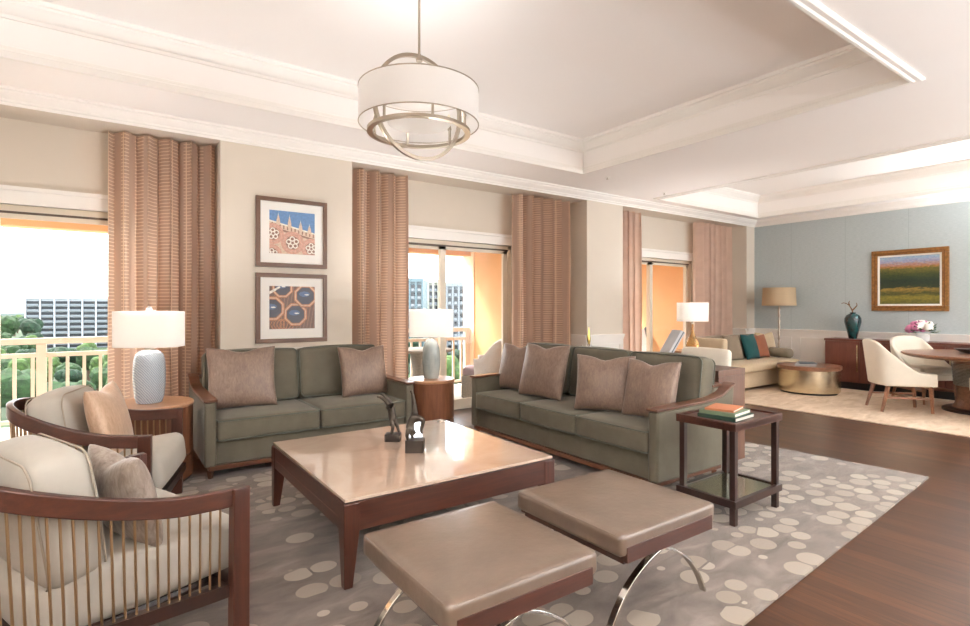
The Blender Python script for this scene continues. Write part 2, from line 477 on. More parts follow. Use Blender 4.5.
def run(profile, pts, closed, inward):
    """extrude a moulding profile [(out, z)] along a rectangular plan path with mitred corners; out = distance towards `inward` side"""
    m = MB(); n = len(pts); P = [Vector((p[0], p[1])) for p in pts]; vs = []; k = len(profile)
    for i in range(n):
        if closed or 0 < i < n-1:
            d0 = (P[i]-P[i-1]).normalized(); d1 = (P[(i+1) % n]-P[i]).normalized()
        elif i == 0: d0 = d1 = (P[1]-P[0]).normalized()
        else: d0 = d1 = (P[-1]-P[-2]).normalized()
        n0 = Vector((-d0.y, d0.x))*inward; n1 = Vector((-d1.y, d1.x))*inward
        mi = (n0+n1); mi = mi/(mi.dot(n0)) if mi.length > 1e-6 else n0
        for o, z in profile: vs.append((P[i].x+mi.x*o, P[i].y+mi.y*o, z))
    fs = []
    for i in range(n if closed else n-1):
        j = (i+1) % n
        for q in range(k): q2 = (q+1) % k; fs.append((i*k+q, i*k+q2, j*k+q2, j*k+q))
    if not closed: fs.append(tuple(range(k))); fs.append(tuple((n-1)*k+q for q in reversed(range(k))))
    m.add(vs, fs); return m
crown = [(0, HZ-.005), (.012, HZ-.005), (.014, HZ+.015), (.03, HZ+.02), (.035, HZ+.035), (.06, HZ+.05), (.085, HZ+.075), (.09, HZ+.09), (.115, HZ+.092), (.12, SZ), (0, SZ)]
cr = run(crown, [(LX, RY), (BX, RY), (BX, WY), (LX, WY)], True, 1)
struct(cr.build('trim_1', 'white_trim', smooth=20))
def coffer_trim(C, i):
    x0, x1, y0, y1 = C; pts = [(x0, y0), (x1, y0), (x1, y1), (x0, y1)]
    top = [(0, CZ-.13), (.012, CZ-.13), (.016, CZ-.105), (.035, CZ-.09), (.06, CZ-.06), (.085, CZ-.045), (.09, CZ-.03), (.11, CZ-.028), (.115, CZ), (0, CZ)]
    m = run(top, pts, True, 1)
    low = [(-.055, SZ), (-.055, SZ-.012), (-.04, SZ-.02), (-.012, SZ-.02), (.0, SZ-.028), (.018, SZ-.028), (.022, SZ-.005), (.022, SZ+.02), (.012, SZ+.03), (.01, SZ+.055), (0, SZ+.06), (0, SZ)]
    m2 = run(low, pts, True, 1); o = len(m.v)
    m.add(m2.v, m2.f); struct(m.build('trim_%d' % i, 'white_trim', smooth=20))
coffer_trim(C1, 2); coffer_trim(C2, 3)

# head trims over the sliding doors
ti = 4
for x0, x1, dx0, dx1 in bays:
    m = MB().box(dx0-.12, dx1+.12, NY-.03, NY, 2.22, 2.36); m.box(dx0-.14, dx1+.14, NY-.05, NY, 2.335, 2.37); m.box(dx0-.12, dx1+.12, NY-.04, NY, 2.22, 2.245)
    m.box(dx0-.12, dx0-.02, NY-.03, NY, 0, 2.22); m.box(dx1+.02, dx1+.12, NY-.03, NY, 0, 2.22)
    struct(m.build('trim_%d' % ti, 'white_trim', smooth=0)); ti += 1
# chair rail + wainscot on piers and on the east wall
def wains(m, p0, p1, nrm, ph=None):
    """p0->p1 in plan, nrm = towards the room"""
    (x0, y0), (x1, y1) = p0, p1; L = sqrt((x1-x0)**2+(y1-y0)**2); ang = atan2(y1-y0, x1-x0)
    mt = Matrix.Translation((x0, y0, 0)) @ rot2(ang); s = 1 if Vector((-sin(ang), cos(ang))).dot(Vector(nrm)) > 0 else -1
    def B(a, b, d0, d1, z0, z1): m.box(a, b, min(d0*s, d1*s), max(d0*s, d1*s), z0, z1, mat=mt)
    B(0, L, 0, .012, 0, .9); B(0, L, 0, .035, .9, .945); B(0, L, 0, .022, .865, .9); B(0, L, 0, .045, .93, .942)
    B(0, L, 0, .025, 0, .14); B(0, L, 0, .032, .12, .15)
    n = max(1, round(L/.75)); w_ = L/n
    for i in range(n):
        a, b = i*w_+.07, (i+1)*w_-.07
        if b-a < .08: continue
        for r in ((a, b, .78, .80), (a, b, .22, .24), (a, a+.02, .22, .80), (b-.02, b, .22, .80)): B(r[0], r[1], .012, .026, r[2], r[3])
for k, (a, b, nr) in enumerate([((.89, WY), (2.19, WY), (0,-1)), ((5.80, WY), (6.59, WY), (0,-1)), ((10.2, WY), (BX, WY), (0,-1)), ((BX, WY), (BX, RY), (-1,0)),
                ((5.80, NY), (5.80, WY), (-1,0)), ((.89, NY), (.89, WY), (-1,0)), ((10.2, NY), (10.2, WY), (-1,0)), ((LX, RY), (LX, WY), (1,0))]):
    m = MB(); wains(m, a, b, nr); struct(m.build('trim_%d' % ti, 'white_trim', smooth=0)); ti += 1

# sliding doors
for i, (x0, x1, dx0, dx1) in enumerate(bays):
    root = bpy.data.objects.new('window_%d' % (i+1), None); COL.objects.link(root); struct(root)
    m = MB(); fw = .055; y0, y1 = NY+.03, NY+.13
    m.box(dx0, dx0+fw, y0, y1, 0, 2.22); m.box(dx1-fw, dx1, y0, y1, 0, 2.22); m.box(dx0, dx1, y0, y1, 2.17, 2.22); m.box(dx0, dx1, y0, y1, 0, .04)
    m.build('window_frame', 'door_frame', root, smooth=0)
    MB().box(dx0+fw, dx1-fw, y0+.01, y1-.01, 2.15, 2.17).build('track', 'track_dark', root, smooth=0)
    mid = (dx0+dx1)/2
    for a, b, yy in ((dx0+fw, mid+.045, y0+.06), (mid-.045, dx1-fw, y0+.015)):
        s = MB(); q = .08
        s.box(a, a+q, yy, yy+.035, .04, 2.15); s.box(b-q, b, yy, yy+.035, .04, 2.15); s.box(a, b, yy, yy+.035, .04, .13); s.box(a, b, yy, yy+.035, 2.11, 2.15)
        sash = s.build('sash', 'door_frame', root, smooth=0)
        MB().box(a+q, b-q, yy+.014, yy+.02, .13, 2.11).build('pane', 'window_glass', sash, smooth=0)

# balcony shell
struct(MB().box(-4, 12, NY+.2, 8.15, -.12, -.02).build('balcony_floor', 'balcony_tile', smooth=0))
struct(MB().box(-4, 12, NY+.2, 8.2, 2.5, 2.65).box(-4, 12, 7.95, 8.2, 2.27, 2.5).build('balcony_soffit', 'stucco', smooth=0))
for x in (5.33, 9.25):
    m = MB().box(x, x+.3, NY+.2, 8.0, -.02, 2.5).box(x-.02, x+.32, 7.86, 8.2, -.02, 2.5, mi=1)
    struct(m.build('balcony_wall', ['stucco', 'stucco_lit'], smooth=0))

def railing(x0, x1, label):
    r = thing('balcony_railing', label, 'railing', ((x0+x1)/2, 8.0, -.02)); h = (x1-x0)/2
    MB().box(-h, h, -.035, .035, .95, 1.02, .008).build('top_rail', 'rail_cream', r)
    MB().box(-h, h, -.025, .025, .80, .85).build('middle_rail', 'rail_cream', r); MB().box(-h, h, -.02, .02, .06, .1).build('bottom_rail', 'rail_cream', r)
    n = int((x1-x0)/.155); proto = None
    for k in range(1, n):
        x = -h+k*(x1-x0)/n
        if proto is None: proto = MB().box(-.016, .016, -.016, .016, .1, .80).build('baluster', 'rail_cream', r, smooth=0); o = proto
        else: o = proto.copy(); COL.objects.link(o)
        o.location = (x, 0, 0)
    m = int((x1-x0)/1.6)+1
    for k in range(m+1):
        x = -h+.05+k*(x1-x0-.1)/m
        MB().box(x-.045, x+.045, -.04, .04, 0, .95).build('post', 'rail_cream', r, smooth=0)
railing(-3.2, 4.3-2.3, 'cream metal balcony railing outside the leftmost sliding door')
railing(2.2, 5.3, 'cream metal balcony railing outside the middle sliding door')

# outdoor furniture
def wicker_chair(label, loc, rz, group=None, mat='wicker_grey', back='wicker_grey'):
    r = thing('wicker_armchair', label, 'outdoor chair', loc, rz, group)
    MB().box(-.3, .3, -.32, .3, 0, .34, .03).build('base', mat, r)
    MB().cushion(-.27, .27, -.31, .2, .34, .45, .04, (0,0,.01), 6).build('seat_cushion', 'cushion_mauve', r)
    MB().cushion(-.22, .22, .02, .14, .45, .62, .04, (0,.02,0), 6).build('lumbar_cushion', 'cushion_dark', r)
    # rounded wrap-around shell
    vs = []; fs = []; n = 22; mrow = 5
    for i in range(n+1):
        a = pi*(-.12)+pi*1.24*i/n
        c_, s_ = cos(a), sin(a); top = .60+.28*(1-(1-max(0, s_))**2)
        for j in range(mrow+1):
            z = .3+(top-.3)*j/mrow; rr = 1+.12*(j/mrow)
            vs.append((.33*c_*rr, .30*s_*rr, z))
    for i in range(n):
        for j in range(mrow):
            a = i*(mrow+1)+j; fs.append((a, a+1, a+mrow+2, a+mrow+1))
    o = MB().add(vs, fs).build('shell', back, r); sm = o.modifiers.new('thick', 'SOLIDIFY'); sm.thickness = .03; sm.offset = 0
    return r
wicker_chair('grey wicker armchair on the balcony left of the outdoor table', (3.2, 7.2, -.02), radians(80))
wicker_chair('grey wicker armchair with pale rounded back on the balcony right of the outdoor table', (4.82, 6.85, -.02), radians(-130), back='wicker_pale')
tb = thing('outdoor_table', 'grey round outdoor table between two wicker chairs on the balcony', 'table', (3.98, 7.25, -.02))
MB().lathe([(.0,.70),(.42,.70),(.44,.71),(.44,.735),(.42,.74),(0,.74)], 40).build('tabletop', 'wicker_grey', tb)
MB().lathe([(.26,0),(.26,.03),(.2,.06),(.17,.4),(.22,.7)], 30).build('pedestal', 'wicker_grey', tb)
lg = thing('outdoor_lounge_chair', 'white outdoor lounge chair with a tilted back beyond the far sliding door', 'outdoor chair', (8.5, 6.85, -.02), radians(-35))
MB().box(-.35, .35, -.9, .3, .22, .32, .02).build('seat', 'wicker_pale', lg)
m = MB(); mt = Matrix.Translation((0, .3, .3)) @ Matrix.Rotation(radians(-35), 4, 'X'); m.box(-.35, .35, -.03, .05, 0, .75, .02, mat=mt); m.build('tilted_back', 'car_white', lg)
m = MB()
for sx_ in (-.39, .35): m.box(sx_, sx_+.04, -.05, .09, 0, .78, .005, mat=mt)
m.build('side_frame', 'cushion_dark', lg)
for a, b in ((-.3,-.85),(.3,-.85),(-.3,.25),(.3,.25)): MB().box(a-.025, a+.025, b-.025, b+.025, 0, .22).build('leg', 'cushion_dark', lg, smooth=0)

# ------------------------------------------------------------------ outside world
GZ = -21.0
struct(MB().box(-1500, 1500, 15, 1500, GZ-1, GZ).build('ground_outside', 'ground_green', smooth=0))
# distant ridge
vs = []; fs = []; n = 90
for i in range(n+1):
    x = -1500+3300*i/n; h = 12+4*sin(i*.5)+2.5*sin(i*1.7+1)
    for j, (dy, k) in enumerate(((0,0),(60,.6),(140,.95),(260,1),(420,.5))): vs.append((x, 1000+dy, GZ+h*k))
for i in range(n):
    for j in range(4): a = i*5+j; fs.append((a, a+1, a+6, a+5))
struct(MB().add(vs, fs).build('distant_ridge', 'ridge_green'))

def ray(u, D):
    """a place in the landscape seen past the balcony, given its bearing and distance"""
    k = (u-485)/537; return (D*(.5772+.8166*k), D*(.8166-.5772*k))

def tower(name, label, loc, rz, W, Dp, top, floors, cols, wall, rec, group=None, groupmat='tower_grey'):
    r = thing(name, label, 'building', (loc[0], loc[1], GZ), rz, group); Ht = top-GZ
    m = MB().box(-W/2, W/2, 0, Dp, 0, Ht); bw = W/cols
    for k in range(cols+1): m.box(-W/2+k*bw-.35, -W/2+k*bw+.35, -1.0, 0, 0, Ht)
    m.box(-W/2-.35, W/2+.35, -1.1, 0, Ht-.8, Ht+.6)
    m.build('wall', wall, r, smooth=0)
    fh = 3.0; first = None; sl0 = None
    for fl in range(floors):
        z = Ht-1.2-(fl+1)*fh
        for k in range(cols):
            x = -W/2+(k+.5)*bw
            if first is None:
                first = MB().box(-bw/2+.45, bw/2-.45, -.12, 0, 0, fh-.7).build('window', rec, r, smooth=0); o = first
                sl0 = MB().box(-bw/2+.45, bw/2-.45, -1.0, -.0, -.25, 0).box(-bw/2+.6, bw/2-.6, -1.0, -.9, 0, .8).build('balcony_slab', groupmat, r, smooth=0); s_ = sl0
            else:
                o = first.copy(); COL.objects.link(o); s_ = sl0.copy(); COL.objects.link(s_)
            o.location = (x, 0, z); s_.location = (x, 0, z)
    return r
tower('apartment_tower', 'white apartment tower with stacked dark balconies beyond the leftmost window', ray(82.5, 300), radians(-4), 49, 24, 6.8, 12, 8, 'tower_white', 'tower_recess')
tower('apartment_tower', 'teal grey glass apartment tower behind the lamp in the middle window', ray(410, 210), radians(-38), 10, 12, 12.2, 10, 4, 'tower_teal', 'tower_recess', 'towers beyond the middle window')
tower('apartment_tower', 'cream and grey apartment tower beside the teal one in the middle window', ray(431, 235), radians(-38), 11, 12, 13.0, 10, 5, 'tower_cream', 'tower_recess', 'towers beyond the middle window')
tower('apartment_tower', 'dark grey apartment tower seen right of the sliding door stile', ray(459, 200), radians(-38), 9, 12, 10.0, 10, 4, 'tower_grey', 'tower_recess', 'towers beyond the middle window')

# trees: lumpy crowns
def crown_mesh(seed):
    random.seed(seed); bm = bmesh.new()
    for k in range(9):
        a = random.uniform(0, 2*pi); rr = random.uniform(0, 1.7)
        mt = Matrix.Translation((rr*cos(a), rr*sin(a), random.uniform(-.7, 1.3))) @ Matrix.Scale(random.uniform(1.1, 1.9), 4)
        bmesh.ops.create_icosphere(bm, subdivisions=2, radius=1, matrix=mt)
    for v in bm.verts: v.co += Vector((random.uniform(-.16, .16), random.uniform(-.16, .16), random.uniform(-.16, .16)))
    m = MB(); m.bm(bm); return m
protos = []
for i, mt_ in enumerate(('foliage_a', 'foliage_b', 'foliage_c')):
    r = thing('tree', '', 'tree', (0,0,0), 0, 'trees in the parkland outside')
    c_ = crown_mesh(20+i).build('crown', mt_, r, smooth=0); c_.location = (0, 0, 6.5)
    MB().tube([(0,0,0), (.1,0,3), (0,.1,6)], [.4,.3,.2], 8).build('trunk', 'bark', r)
    protos.append(r)
placed = [(*ray(u_, 103+(i_ % 2)*4), 5) for i_, u_ in enumerate((72, 84, 96, 30, 45))]+[(*ray(82.5, 300), 34), (*ray(410, 210), 13), (*ray(431, 235), 14), (*ray(459, 200), 13)]
random.seed(3)
tl_ = ['bushy green tree in the parkland below the balcony', 'yellowish green tree in the parkland below the balcony', 'dark green tree in the parkland below the balcony']
used = [False]*3; cnt = 0
for i in range(700):
    if cnt >= 110: break
    if i % 3: u = random.uniform(-25, 128); D = random.choice((random.uniform(82, 140), random.uniform(120, 260), random.uniform(230, 520)))
    else: u = random.uniform(385, 480); D = random.uniform(90, 300)
    x, y = ray(u, D)
    if 86 < D < 114 and -10 < x < 14 and 96-4 < y < 112: continue
    if 34 < u < 135 and D > 165: continue
    s = random.uniform(.85, 1.35)*(1 if D < 240 else 1.5)
    if any((x-a)**2+(y-b)**2 < (c_+3.2*s)**2 for a, b, c_ in placed): continue
    placed.append((x, y, 3.2*s)); k = cnt % 3; cnt += 1
    if not used[k]: o = protos[k]; used[k] = True; o.location = (x, y, GZ); o.scale = (s, s, s); o['label'] = tl_[k]
    else: dup(protos[k], (x, y, GZ), random.uniform(0, 6), tl_[k], scale=(s, s, s))
struct(MB().box(-40, 14, 96, 108, GZ, GZ+.08).build('parking_ground', 'asphalt', smooth=0))
def car(label, loc, rz, mat):
    r = thing('parked_car', label, 'car', loc, rz, 'cars parked below the balcony')
    m = MB(); m.prism([(-2.2,.35),(2.2,.35),(2.2,.85),(1.4,.98),(-1.9,1.0),(-2.2,.8)], -.88, .88, 'y'); m.build('body', mat, r, smooth=0)
    MB().prism([(-1.7,.98),(-1.3,1.45),(.3,1.45),(.95,.98)], -.78, .78, 'y').build('cabin', 'car_glass', r, smooth=0)
    for a in (-1.4, 1.4):
        for b in (-.85, .85):
            MB().lathe([(.34,-.1),(.34,.1)], 16, mat=Matrix.Translation((a, b, .34)) @ Matrix.Rotation(pi/2, 4, 'X')).build('wheel', 'car_glass', r)
for i, u in enumerate((72, 84, 96, 30, 45)):
    x, y = ray(u, 103+(i % 2)*4); car(['white car parked in the lot below the balcony', 'dark car parked in the lot below the balcony'][i % 2], (x, y, GZ+.08), radians(20), ['car_white', 'car_dark'][i % 2])

# ------------------------------------------------------------------ curtains
def curtain(x0, x1, y, label, mat, folds, seed, gather=0.0):
    random.seed(seed); nx = folds*16; nz = 26; z0, z1 = .015, HZ-.025
    ph = [random.uniform(-.5, .5) for _ in range(folds+2)]; am = [random.uniform(.6, 1.25) for _ in range(folds+2)]
    vs = []; fs = []; uvs = []
    for j in range(nz+1):
        tz = j/nz; z = z0+(z1-z0)*tz; L = 0; prev = None
        for i in range(nx+1):
            s = i/nx; fidx = s*folds; k = int(min(folds-1, fidx)); fr = fidx-k
            amp = (.078+.02*(1-tz)**.7)*(am[k]*(1-fr)+am[k+1]*fr)
            warp = (ph[k]*(1-fr)+ph[k+1]*fr)*(1-tz)*.9
            x = x0+(x1-x0)*(s+.012*sin(6*tz+k)*(1-tz)*sin(pi*s)); yy = y+amp*sin(2*pi*fidx+warp)+.01*sin(9*tz+k*2)*(1-tz)
            x += .18*amp*sin(4*pi*fidx+warp); yy += .012*sin(6*pi*fidx+2*warp+k)
            if tz > .93: yy += .006*sin(2*pi*fidx*2.5)
            x = min(max(x, x0-.01), x1+.01)
            vs.append((x, yy, z))
    for j in range(nz):
        for i in range(nx): a = j*(nx+1)+i; fs.append((a, a+1, a+nx+2, a+nx+1))
    o = MB().add([(a-(x0+x1)/2, b-y, c_) for a, b, c_ in vs], fs).build('curtain', mat, smooth=80)
    me = o.data; uvl = me.uv_layers.new(name='uv')
    wcloth = (x1-x0)*1.7
    for lp in me.loops:
        vi = lp.vertex_index; i = vi % (nx+1); j = vi//(nx+1); uvl.data[lp.index].uv = (wcloth*i/nx, (z1-z0)*j/nz)
    o.location = ((x0+x1)/2, y, 0); return tag(o, label, 'curtain', 'peach curtains at the sliding doors')
if 'curtain_pattern' not in M: M['curtain_pattern'] = M['curtain_sheer']
curtain(.02, .87, 5.80, 'peach curtain with woven dashes behind the ribbed blue grey lamp', 'curtain_pattern', 5, 1)
curtain(2.24, 2.97, 5.80, 'peach curtain with woven dashes right of the two framed photographs', 'curtain_pattern', 4, 2)
curtain(4.56, 5.62, 5.80, 'pale peach curtain right of the middle sliding door, beside the wide pier', 'curtain_pattern', 6, 3)
curtain(6.62, 7.25, 5.82, 'narrow peach curtain directly right of the wide white-panelled pier', 'curtain_sheer', 4, 4)
curtain(8.82, 9.95, 5.80, 'peach curtain nearest the blue wall, behind the tan settee', 'curtain_sheer', 6, 5)

# ------------------------------------------------------------------ rugs
t = NT('pebble_rug'); v = t.coord()
wv = t.node('ShaderNodeMapping'); t.link(v, wv.inputs[0]); wv.inputs['Scale'].default_value = (6.0, 7.2, 6)
vo = t.node('ShaderNodeTexVoronoi'); vo.feature = 'F1'; vo.distance = 'EUCLIDEAN'; t.link(wv.outputs[0], vo.inputs['Vector']); vo.inputs['Scale'].default_value = 1; vo.inputs['Randomness'].default_value = .62
ve = t.node('ShaderNodeTexVoronoi'); ve.feature = 'DISTANCE_TO_EDGE'; t.link(wv.outputs[0], ve.inputs['Vector']); ve.inputs['Scale'].default_value = 1; ve.inputs['Randomness'].default_value = .62
sz = t.node('ShaderNodeSeparateColor'); t.link(vo.outputs['Color'], sz.inputs[0])
rad = t.math('ADD', .34, t.math('MULTIPLY', sz.outputs[0], .2))
ins = t.math('MULTIPLY', t.math('LESS_THAN', vo.outputs['Distance'], rad), t.math('GREATER_THAN', ve.outputs['Distance'], .035))
band = t.noise(t.coord(scale=(.9, .9, 1), rot=(0, 0, .5), loc=(.35, .2, 0)), 1.05, 1, .3, .5)
# the mask is sampled at each cell's own position so whole pebbles appear or not
vm = t.node('ShaderNodeVectorMath', operation='MULTIPLY'); t.link(vo.outputs['Position'], vm.inputs[0]); vm.inputs[1].default_value = (1/6.0, 1/7.2, 0)
nb = t.node('ShaderNodeTexNoise'); t.link(vm.outputs[0], nb.inputs['Vector']); nb.inputs['Scale'].default_value = 1.15; nb.inputs['Detail'].default_value = 1; nb.inputs['Distortion'].default_value = .8
mask = t.math('MULTIPLY', ins, t.math('GREATER_THAN', nb.outputs['Fac'], .455))
st = t.noise(t.coord(scale=(1, 2.5, 1), rot=(0, 0, .3)), 3.5, 5, .6, .6)
base = t.ramp(st, [(.3, lin((88, 75, 66))), (.55, lin((114, 100, 90))), (.75, lin((138, 126, 116)))])
peb = t.mix(sz.outputs[1], lin((140, 126, 111)), lin((164, 150, 134)))
t.color(t.mix(mask, base, peb)); t.set(Roughness=.95, Sheen_Weight=.3, Specular_IOR_Level=.1)
t.bump(t.math('ADD', t.math('MULTIPLY', mask, .6), t.math('MULTIPLY', t.noise(v, 500, 2), .5)), .5, .004); M['pebble_rug'] = t.m
ra = radians(4.0); rl = Matrix.Translation((5.315, 1.44, 0)) @ rot2(ra)
r = MB().box(-6.9, 0, 0, 3.75, 0.0, .014, .004)
r.mi = [0]*len(r.mi)
o = r.build('area_rug', 'pebble_rug'); o.location = (5.315, 1.44, .001); o.rotation_euler = (0, 0, ra)
tag(o, 'large taupe area rug with pale pebble pattern under the sofas and stools', 'rug')
t = NT('dining_rug'); f = t.noise(t.coord(scale=(1, 3, 1)), 2.4, 5, .65, 1)
t.color(t.ramp(f, [(.3, lin((190, 164, 136))), (.7, lin((226, 206, 184)))])); t.set(Roughness=.95); t.bump(t.noise(t.coord(), 400, 2), .4, .003); M['dining_rug'] = t.m
o = MB().box(-1.47, 1.18, -3.2, 2.7, 0, .014, .004).build('dining_rug', 'dining_rug'); o.location = (8.8, 2.5, .001)
tag(o, 'pale beige mottled rug under the dining chairs and settee', 'rug')

# ------------------------------------------------------------------ pillows
def pillow_mesh(w, h, th, dent=.04, n=18, mi=0):
    """square knife-edge pillow standing in the x-z plane, front towards -y, bottom at z=0"""
    m = MB()
    for side in (-1, 1):
        vs = []; fs = []
        for j in range(n+1):
            for i in range(n+1):
                a = -1+2*i/n; b = -1+2*j/n
                a2 = sin(a*pi/2); b2 = sin(b*pi/2)
                e = ((1-a2*a2)*(1-b2*b2))
                y = side*th/2*(max(0, e))**.38
                # sides pulled in between the corners
                x = a2*w/2*(1-.07*(1-b2*b2)); z = b2*h/2*(1-.06*(1-a2*a2))
                if b2 > 0: z -= dent*(b2**2)*math.exp(-(a2/.35)**2)
                vs.append((x, y, z+h/2))
        for j in range(n):
            for i in range(n): q = j*(n+1)+i; fs.append((q, q+1, q+n+2, q+n+1))
        m.add(vs, fs, mi)
    return m
def weld(o):
    w = o.modifiers.new('weld', 'WELD'); w.merge_threshold = .0008; return o
def throw_pillow(label, mat, loc, rot, w=.5, h=.5, th=.17, dent=.035, group=None, cat='pillow'):
    o = weld(pillow_mesh(w, h, th, dent).build('throw_pillow', mat, smooth=75)); o.location = loc; o.rotation_euler = rot
    return tag(o, label, cat, group)

# ------------------------------------------------------------------ sofas
def piping_loop(x0, x1, y0, y1, z, r=.006, rc=.03):
    pts = []
    for cx, cy, a0 in ((x1-rc, y1-rc, 0), (x0+rc, y1-rc, pi/2), (x0+rc, y0+rc, pi), (x1-rc, y0+rc, 1.5*pi)):
        for k in range(5): a = a0+k*pi/8; pts.append((cx+rc*cos(a), cy+rc*sin(a), z))
    return pts
def sofa(label, loc, rz, L, ns, nb):
    r = thing('sofa', label, 'sofa', loc, rz, 'sage velvet sofas'); A = .085; D = .96
    MB().box(.05, L-.05, .04, D-.12, .10, .29, .012).build('base', 'sage_velvet', r)
    MB().box(.03, L-.03, .02, D-.12, .065, .10, .004).build('plinth', 'cap_wood', r)
    prof = [(0.0,.10),(0.0,.30),(0.006,.46),(.0,.60),(.28,.605),(.55,.61),(.68,.615),(.78,.63),(.86,.66),(.92,.69),(.975,.71),(.965,.60),(.93,.40),(.885,.20),(.86,.10)]
    cap = [(-.012,.612),(.28,.616),(.55,.62),(.68,.627),(.78,.642),(.86,.672),(.92,.702),(.985,.724)]
    for s, x0 in ((0, 0), (1, L-A)):
        m = MB().prism(prof, x0, x0+A, 'x'); o = m.build('arm', 'sage_velvet', r, smooth=30, bevel=.015)
        cp = bez([(x0+A/2, y, z) for y, z in cap], 5)
        MB().sweep(cp, A+.012, .02).build('arm_cap', 'cap_wood', r, smooth=30, bevel=.005)
    m = MB().prism([(.74,.28),(.80,.70),(.965,.70),(.93,.40),(.86,.10),(.74,.10)], A-.01, L-A+.01, 'x'); m.build('backrest', 'sage_velvet', r, bevel=.015)
    MB().box(A-.01, L-A+.01, .80, .985, .70, .718, .004).build('back_cap', 'cap_wood', r)
    iw = (L-2*A)/ns
    for k in range(ns):
        a, b = A+k*iw+.004, A+(k+1)*iw-.004
        c_ = MB().cushion(a, b, -.012, .72, .285, .455, .035, (.004,.004,.016), 12).build('seat_cushion', 'sage_velvet', r)
        pm = MB().tube(piping_loop(a+.004, b-.004, -.008, .71, .448), .006, 8, True).tube(piping_loop(a+.004, b-.004, -.008, .71, .298), .006, 8, True); pm.build('piping', 'sofa_piping', c_)
    bw = (L-2*A)/nb
    for k in range(nb):
        a, b = A+k*bw+.004, A+(k+1)*bw-.004; cx = (a+b)/2
        mt = Matrix.Translation((cx, .70, .455)) @ Matrix.Rotation(radians(-9), 4, 'X')
        c_ = MB().cushion(-(b-a)/2, (b-a)/2, -.10, .10, 0, .485, .05, (.008,.035,.02), 12, mat=mt).build('back_cushion', 'sage_velvet', r)
        pts = [(x, -.09, z) for x, z in [(q[0], q[1]) for q in [(p_[0], p_[1]) for p_ in piping_loop(-(b-a)/2+.006, (b-a)/2-.006, .01, .48, 0, rc=.05)]]]
        pm = MB().tube(pts, .006, 8, True, mat=mt)
        pts2 = [(p_[0], .09, p_[2]) for p_ in pts]; pm.tube(pts2, .006, 8, True, mat=mt); pm.build('piping', 'sofa_piping', c_)
    for a, b in ((.05,.06),(L-.05,.06),(.05,D-.2),(L-.05,D-.2)):
        MB().lathe([(.018,0),(.028,.066)], 4, (a, b, 0), mat=None).build('foot', 'cap_wood', r, smooth=0)
    return r
RUGZ = .016
sofa('two-seat sage velvet sofa under the framed photographs', (.62, 4.60, RUGZ), 0, 1.80, 2, 2)
sofa('three-seat sage velvet sofa with four taupe pillows', (3.14, 4.70, RUGZ), -pi/2, 2.34, 3, 3)
SZT = .462+RUGZ
G = 'taupe silk throw pillows on the sage sofas'
throw_pillow('taupe silk pillow at the left end of the two-seat sofa', 'taupe_silk', (.975, 5.01, SZT), (radians(-14), 0, radians(-4)), .57, .54, group=G)
throw_pillow('taupe silk pillow at the right end of the two-seat sofa', 'taupe_silk', (2.11, 5.02, SZT), (radians(-14), 0, radians(3)), .5, .5, group=G)
def sp(label, x, y, tilt, yaw, w=.5, h=.5):
    # faces -X (front = local -y -> world -x when rotated by -90 deg)
    o = throw_pillow(label, 'taupe_silk', (x, y, SZT), (0, 0, 0), w, h, .19, group=G)
    o.rotation_euler = (Matrix.Rotation(radians(-90+yaw), 3, 'Z') @ Matrix.Rotation(radians(-tilt), 3, 'X')).to_euler(); return o
sp('taupe pillow at the far end of the three-seat sofa', 3.50, 4.44, 14, 6, .5, .5)
sp('taupe pillow second from the far end of the three-seat sofa', 3.42, 3.94, 15, 6, .56, .53)
sp('taupe pillow with silvery sheen second from the near end of the three-seat sofa', 3.40, 3.10, 14, 30, .5, .48)
sp('taupe pillow nearest the arm by the books on the three-seat sofa', 3.45, 2.695, 14, 6, .46, .47)

# ------------------------------------------------------------------ coffee table
ct = thing('coffee_table', 'large square walnut coffee table with polished peach stone top', 'table', (1.585, 3.125, RUGZ)); a = .665; b = .675
zt = .424
m = MB()
for s in (-1, 1):
    m.box(-a, a, s*b-.02 if s > 0 else -b, s*b if s > 0 else -b+.02, .265, .405, .003); m.box(s*a-.02 if s > 0 else -a, s*a if s > 0 else -a+.02, -b, b, .265, .405, .003)
m.box(-a+.02, a-.02, -b+.02, b-.02, .385, .4045); m.build('apron', 'walnut', ct)
MB().box(-a+.012, a-.012, -b+.012, b-.012, .404, .408).build('shadow_gap', 'black_shadow_gap', ct, smooth=0)
MB().box(-a+.006, a-.006, -b+.006, b-.006, .408, zt, .002).build('tabletop', 'table_stone', ct)
m = MB()
for s in (-1, 1):
    m.box(s*a-.0015 if s < 0 else a-.002, s*a+.002 if s < 0 else a+.0015, -b+.08, b-.08, .322, .325)
m.build('inlay_line', 'cap_wood', ct, smooth=0)
for sx_ in (-1, 1):
    for sy_ in (-1, 1):
        x, y = sx_*a, sy_*b; q = .075; w0 = .042
        vs = [(x, y, 0), (x-sx_*w0, y, 0), (x-sx_*w0, y-sy_*w0, 0), (x, y-sy_*w0, 0), (x+sx_*.003, y+sy_*.003, .27), (x-sx_*q, y+sy_*.003, .27), (x-sx_*q, y-sy_*q, .27), (x+sx_*.003, y-sy_*q, .27),
              (x+sx_*.003, y+sy_*.003, .40), (x-sx_*q, y+sy_*.003, .40), (x-sx_*q, y-sy_*q, .40), (x+sx_*.003, y-sy_*q, .40)]
        fs = [(0,1,2,3),(0,1,5,4),(1,2,6,5),(2,3,7,6),(3,0,4,7),(4,5,9,8),(5,6,10,9),(6,7,11,10),(7,4,8,11),(8,9,10,11)]
        MB().add(vs, fs).build('leg', 'walnut_z', ct, smooth=0, bevel=.003)
TT = RUGZ+zt+.001

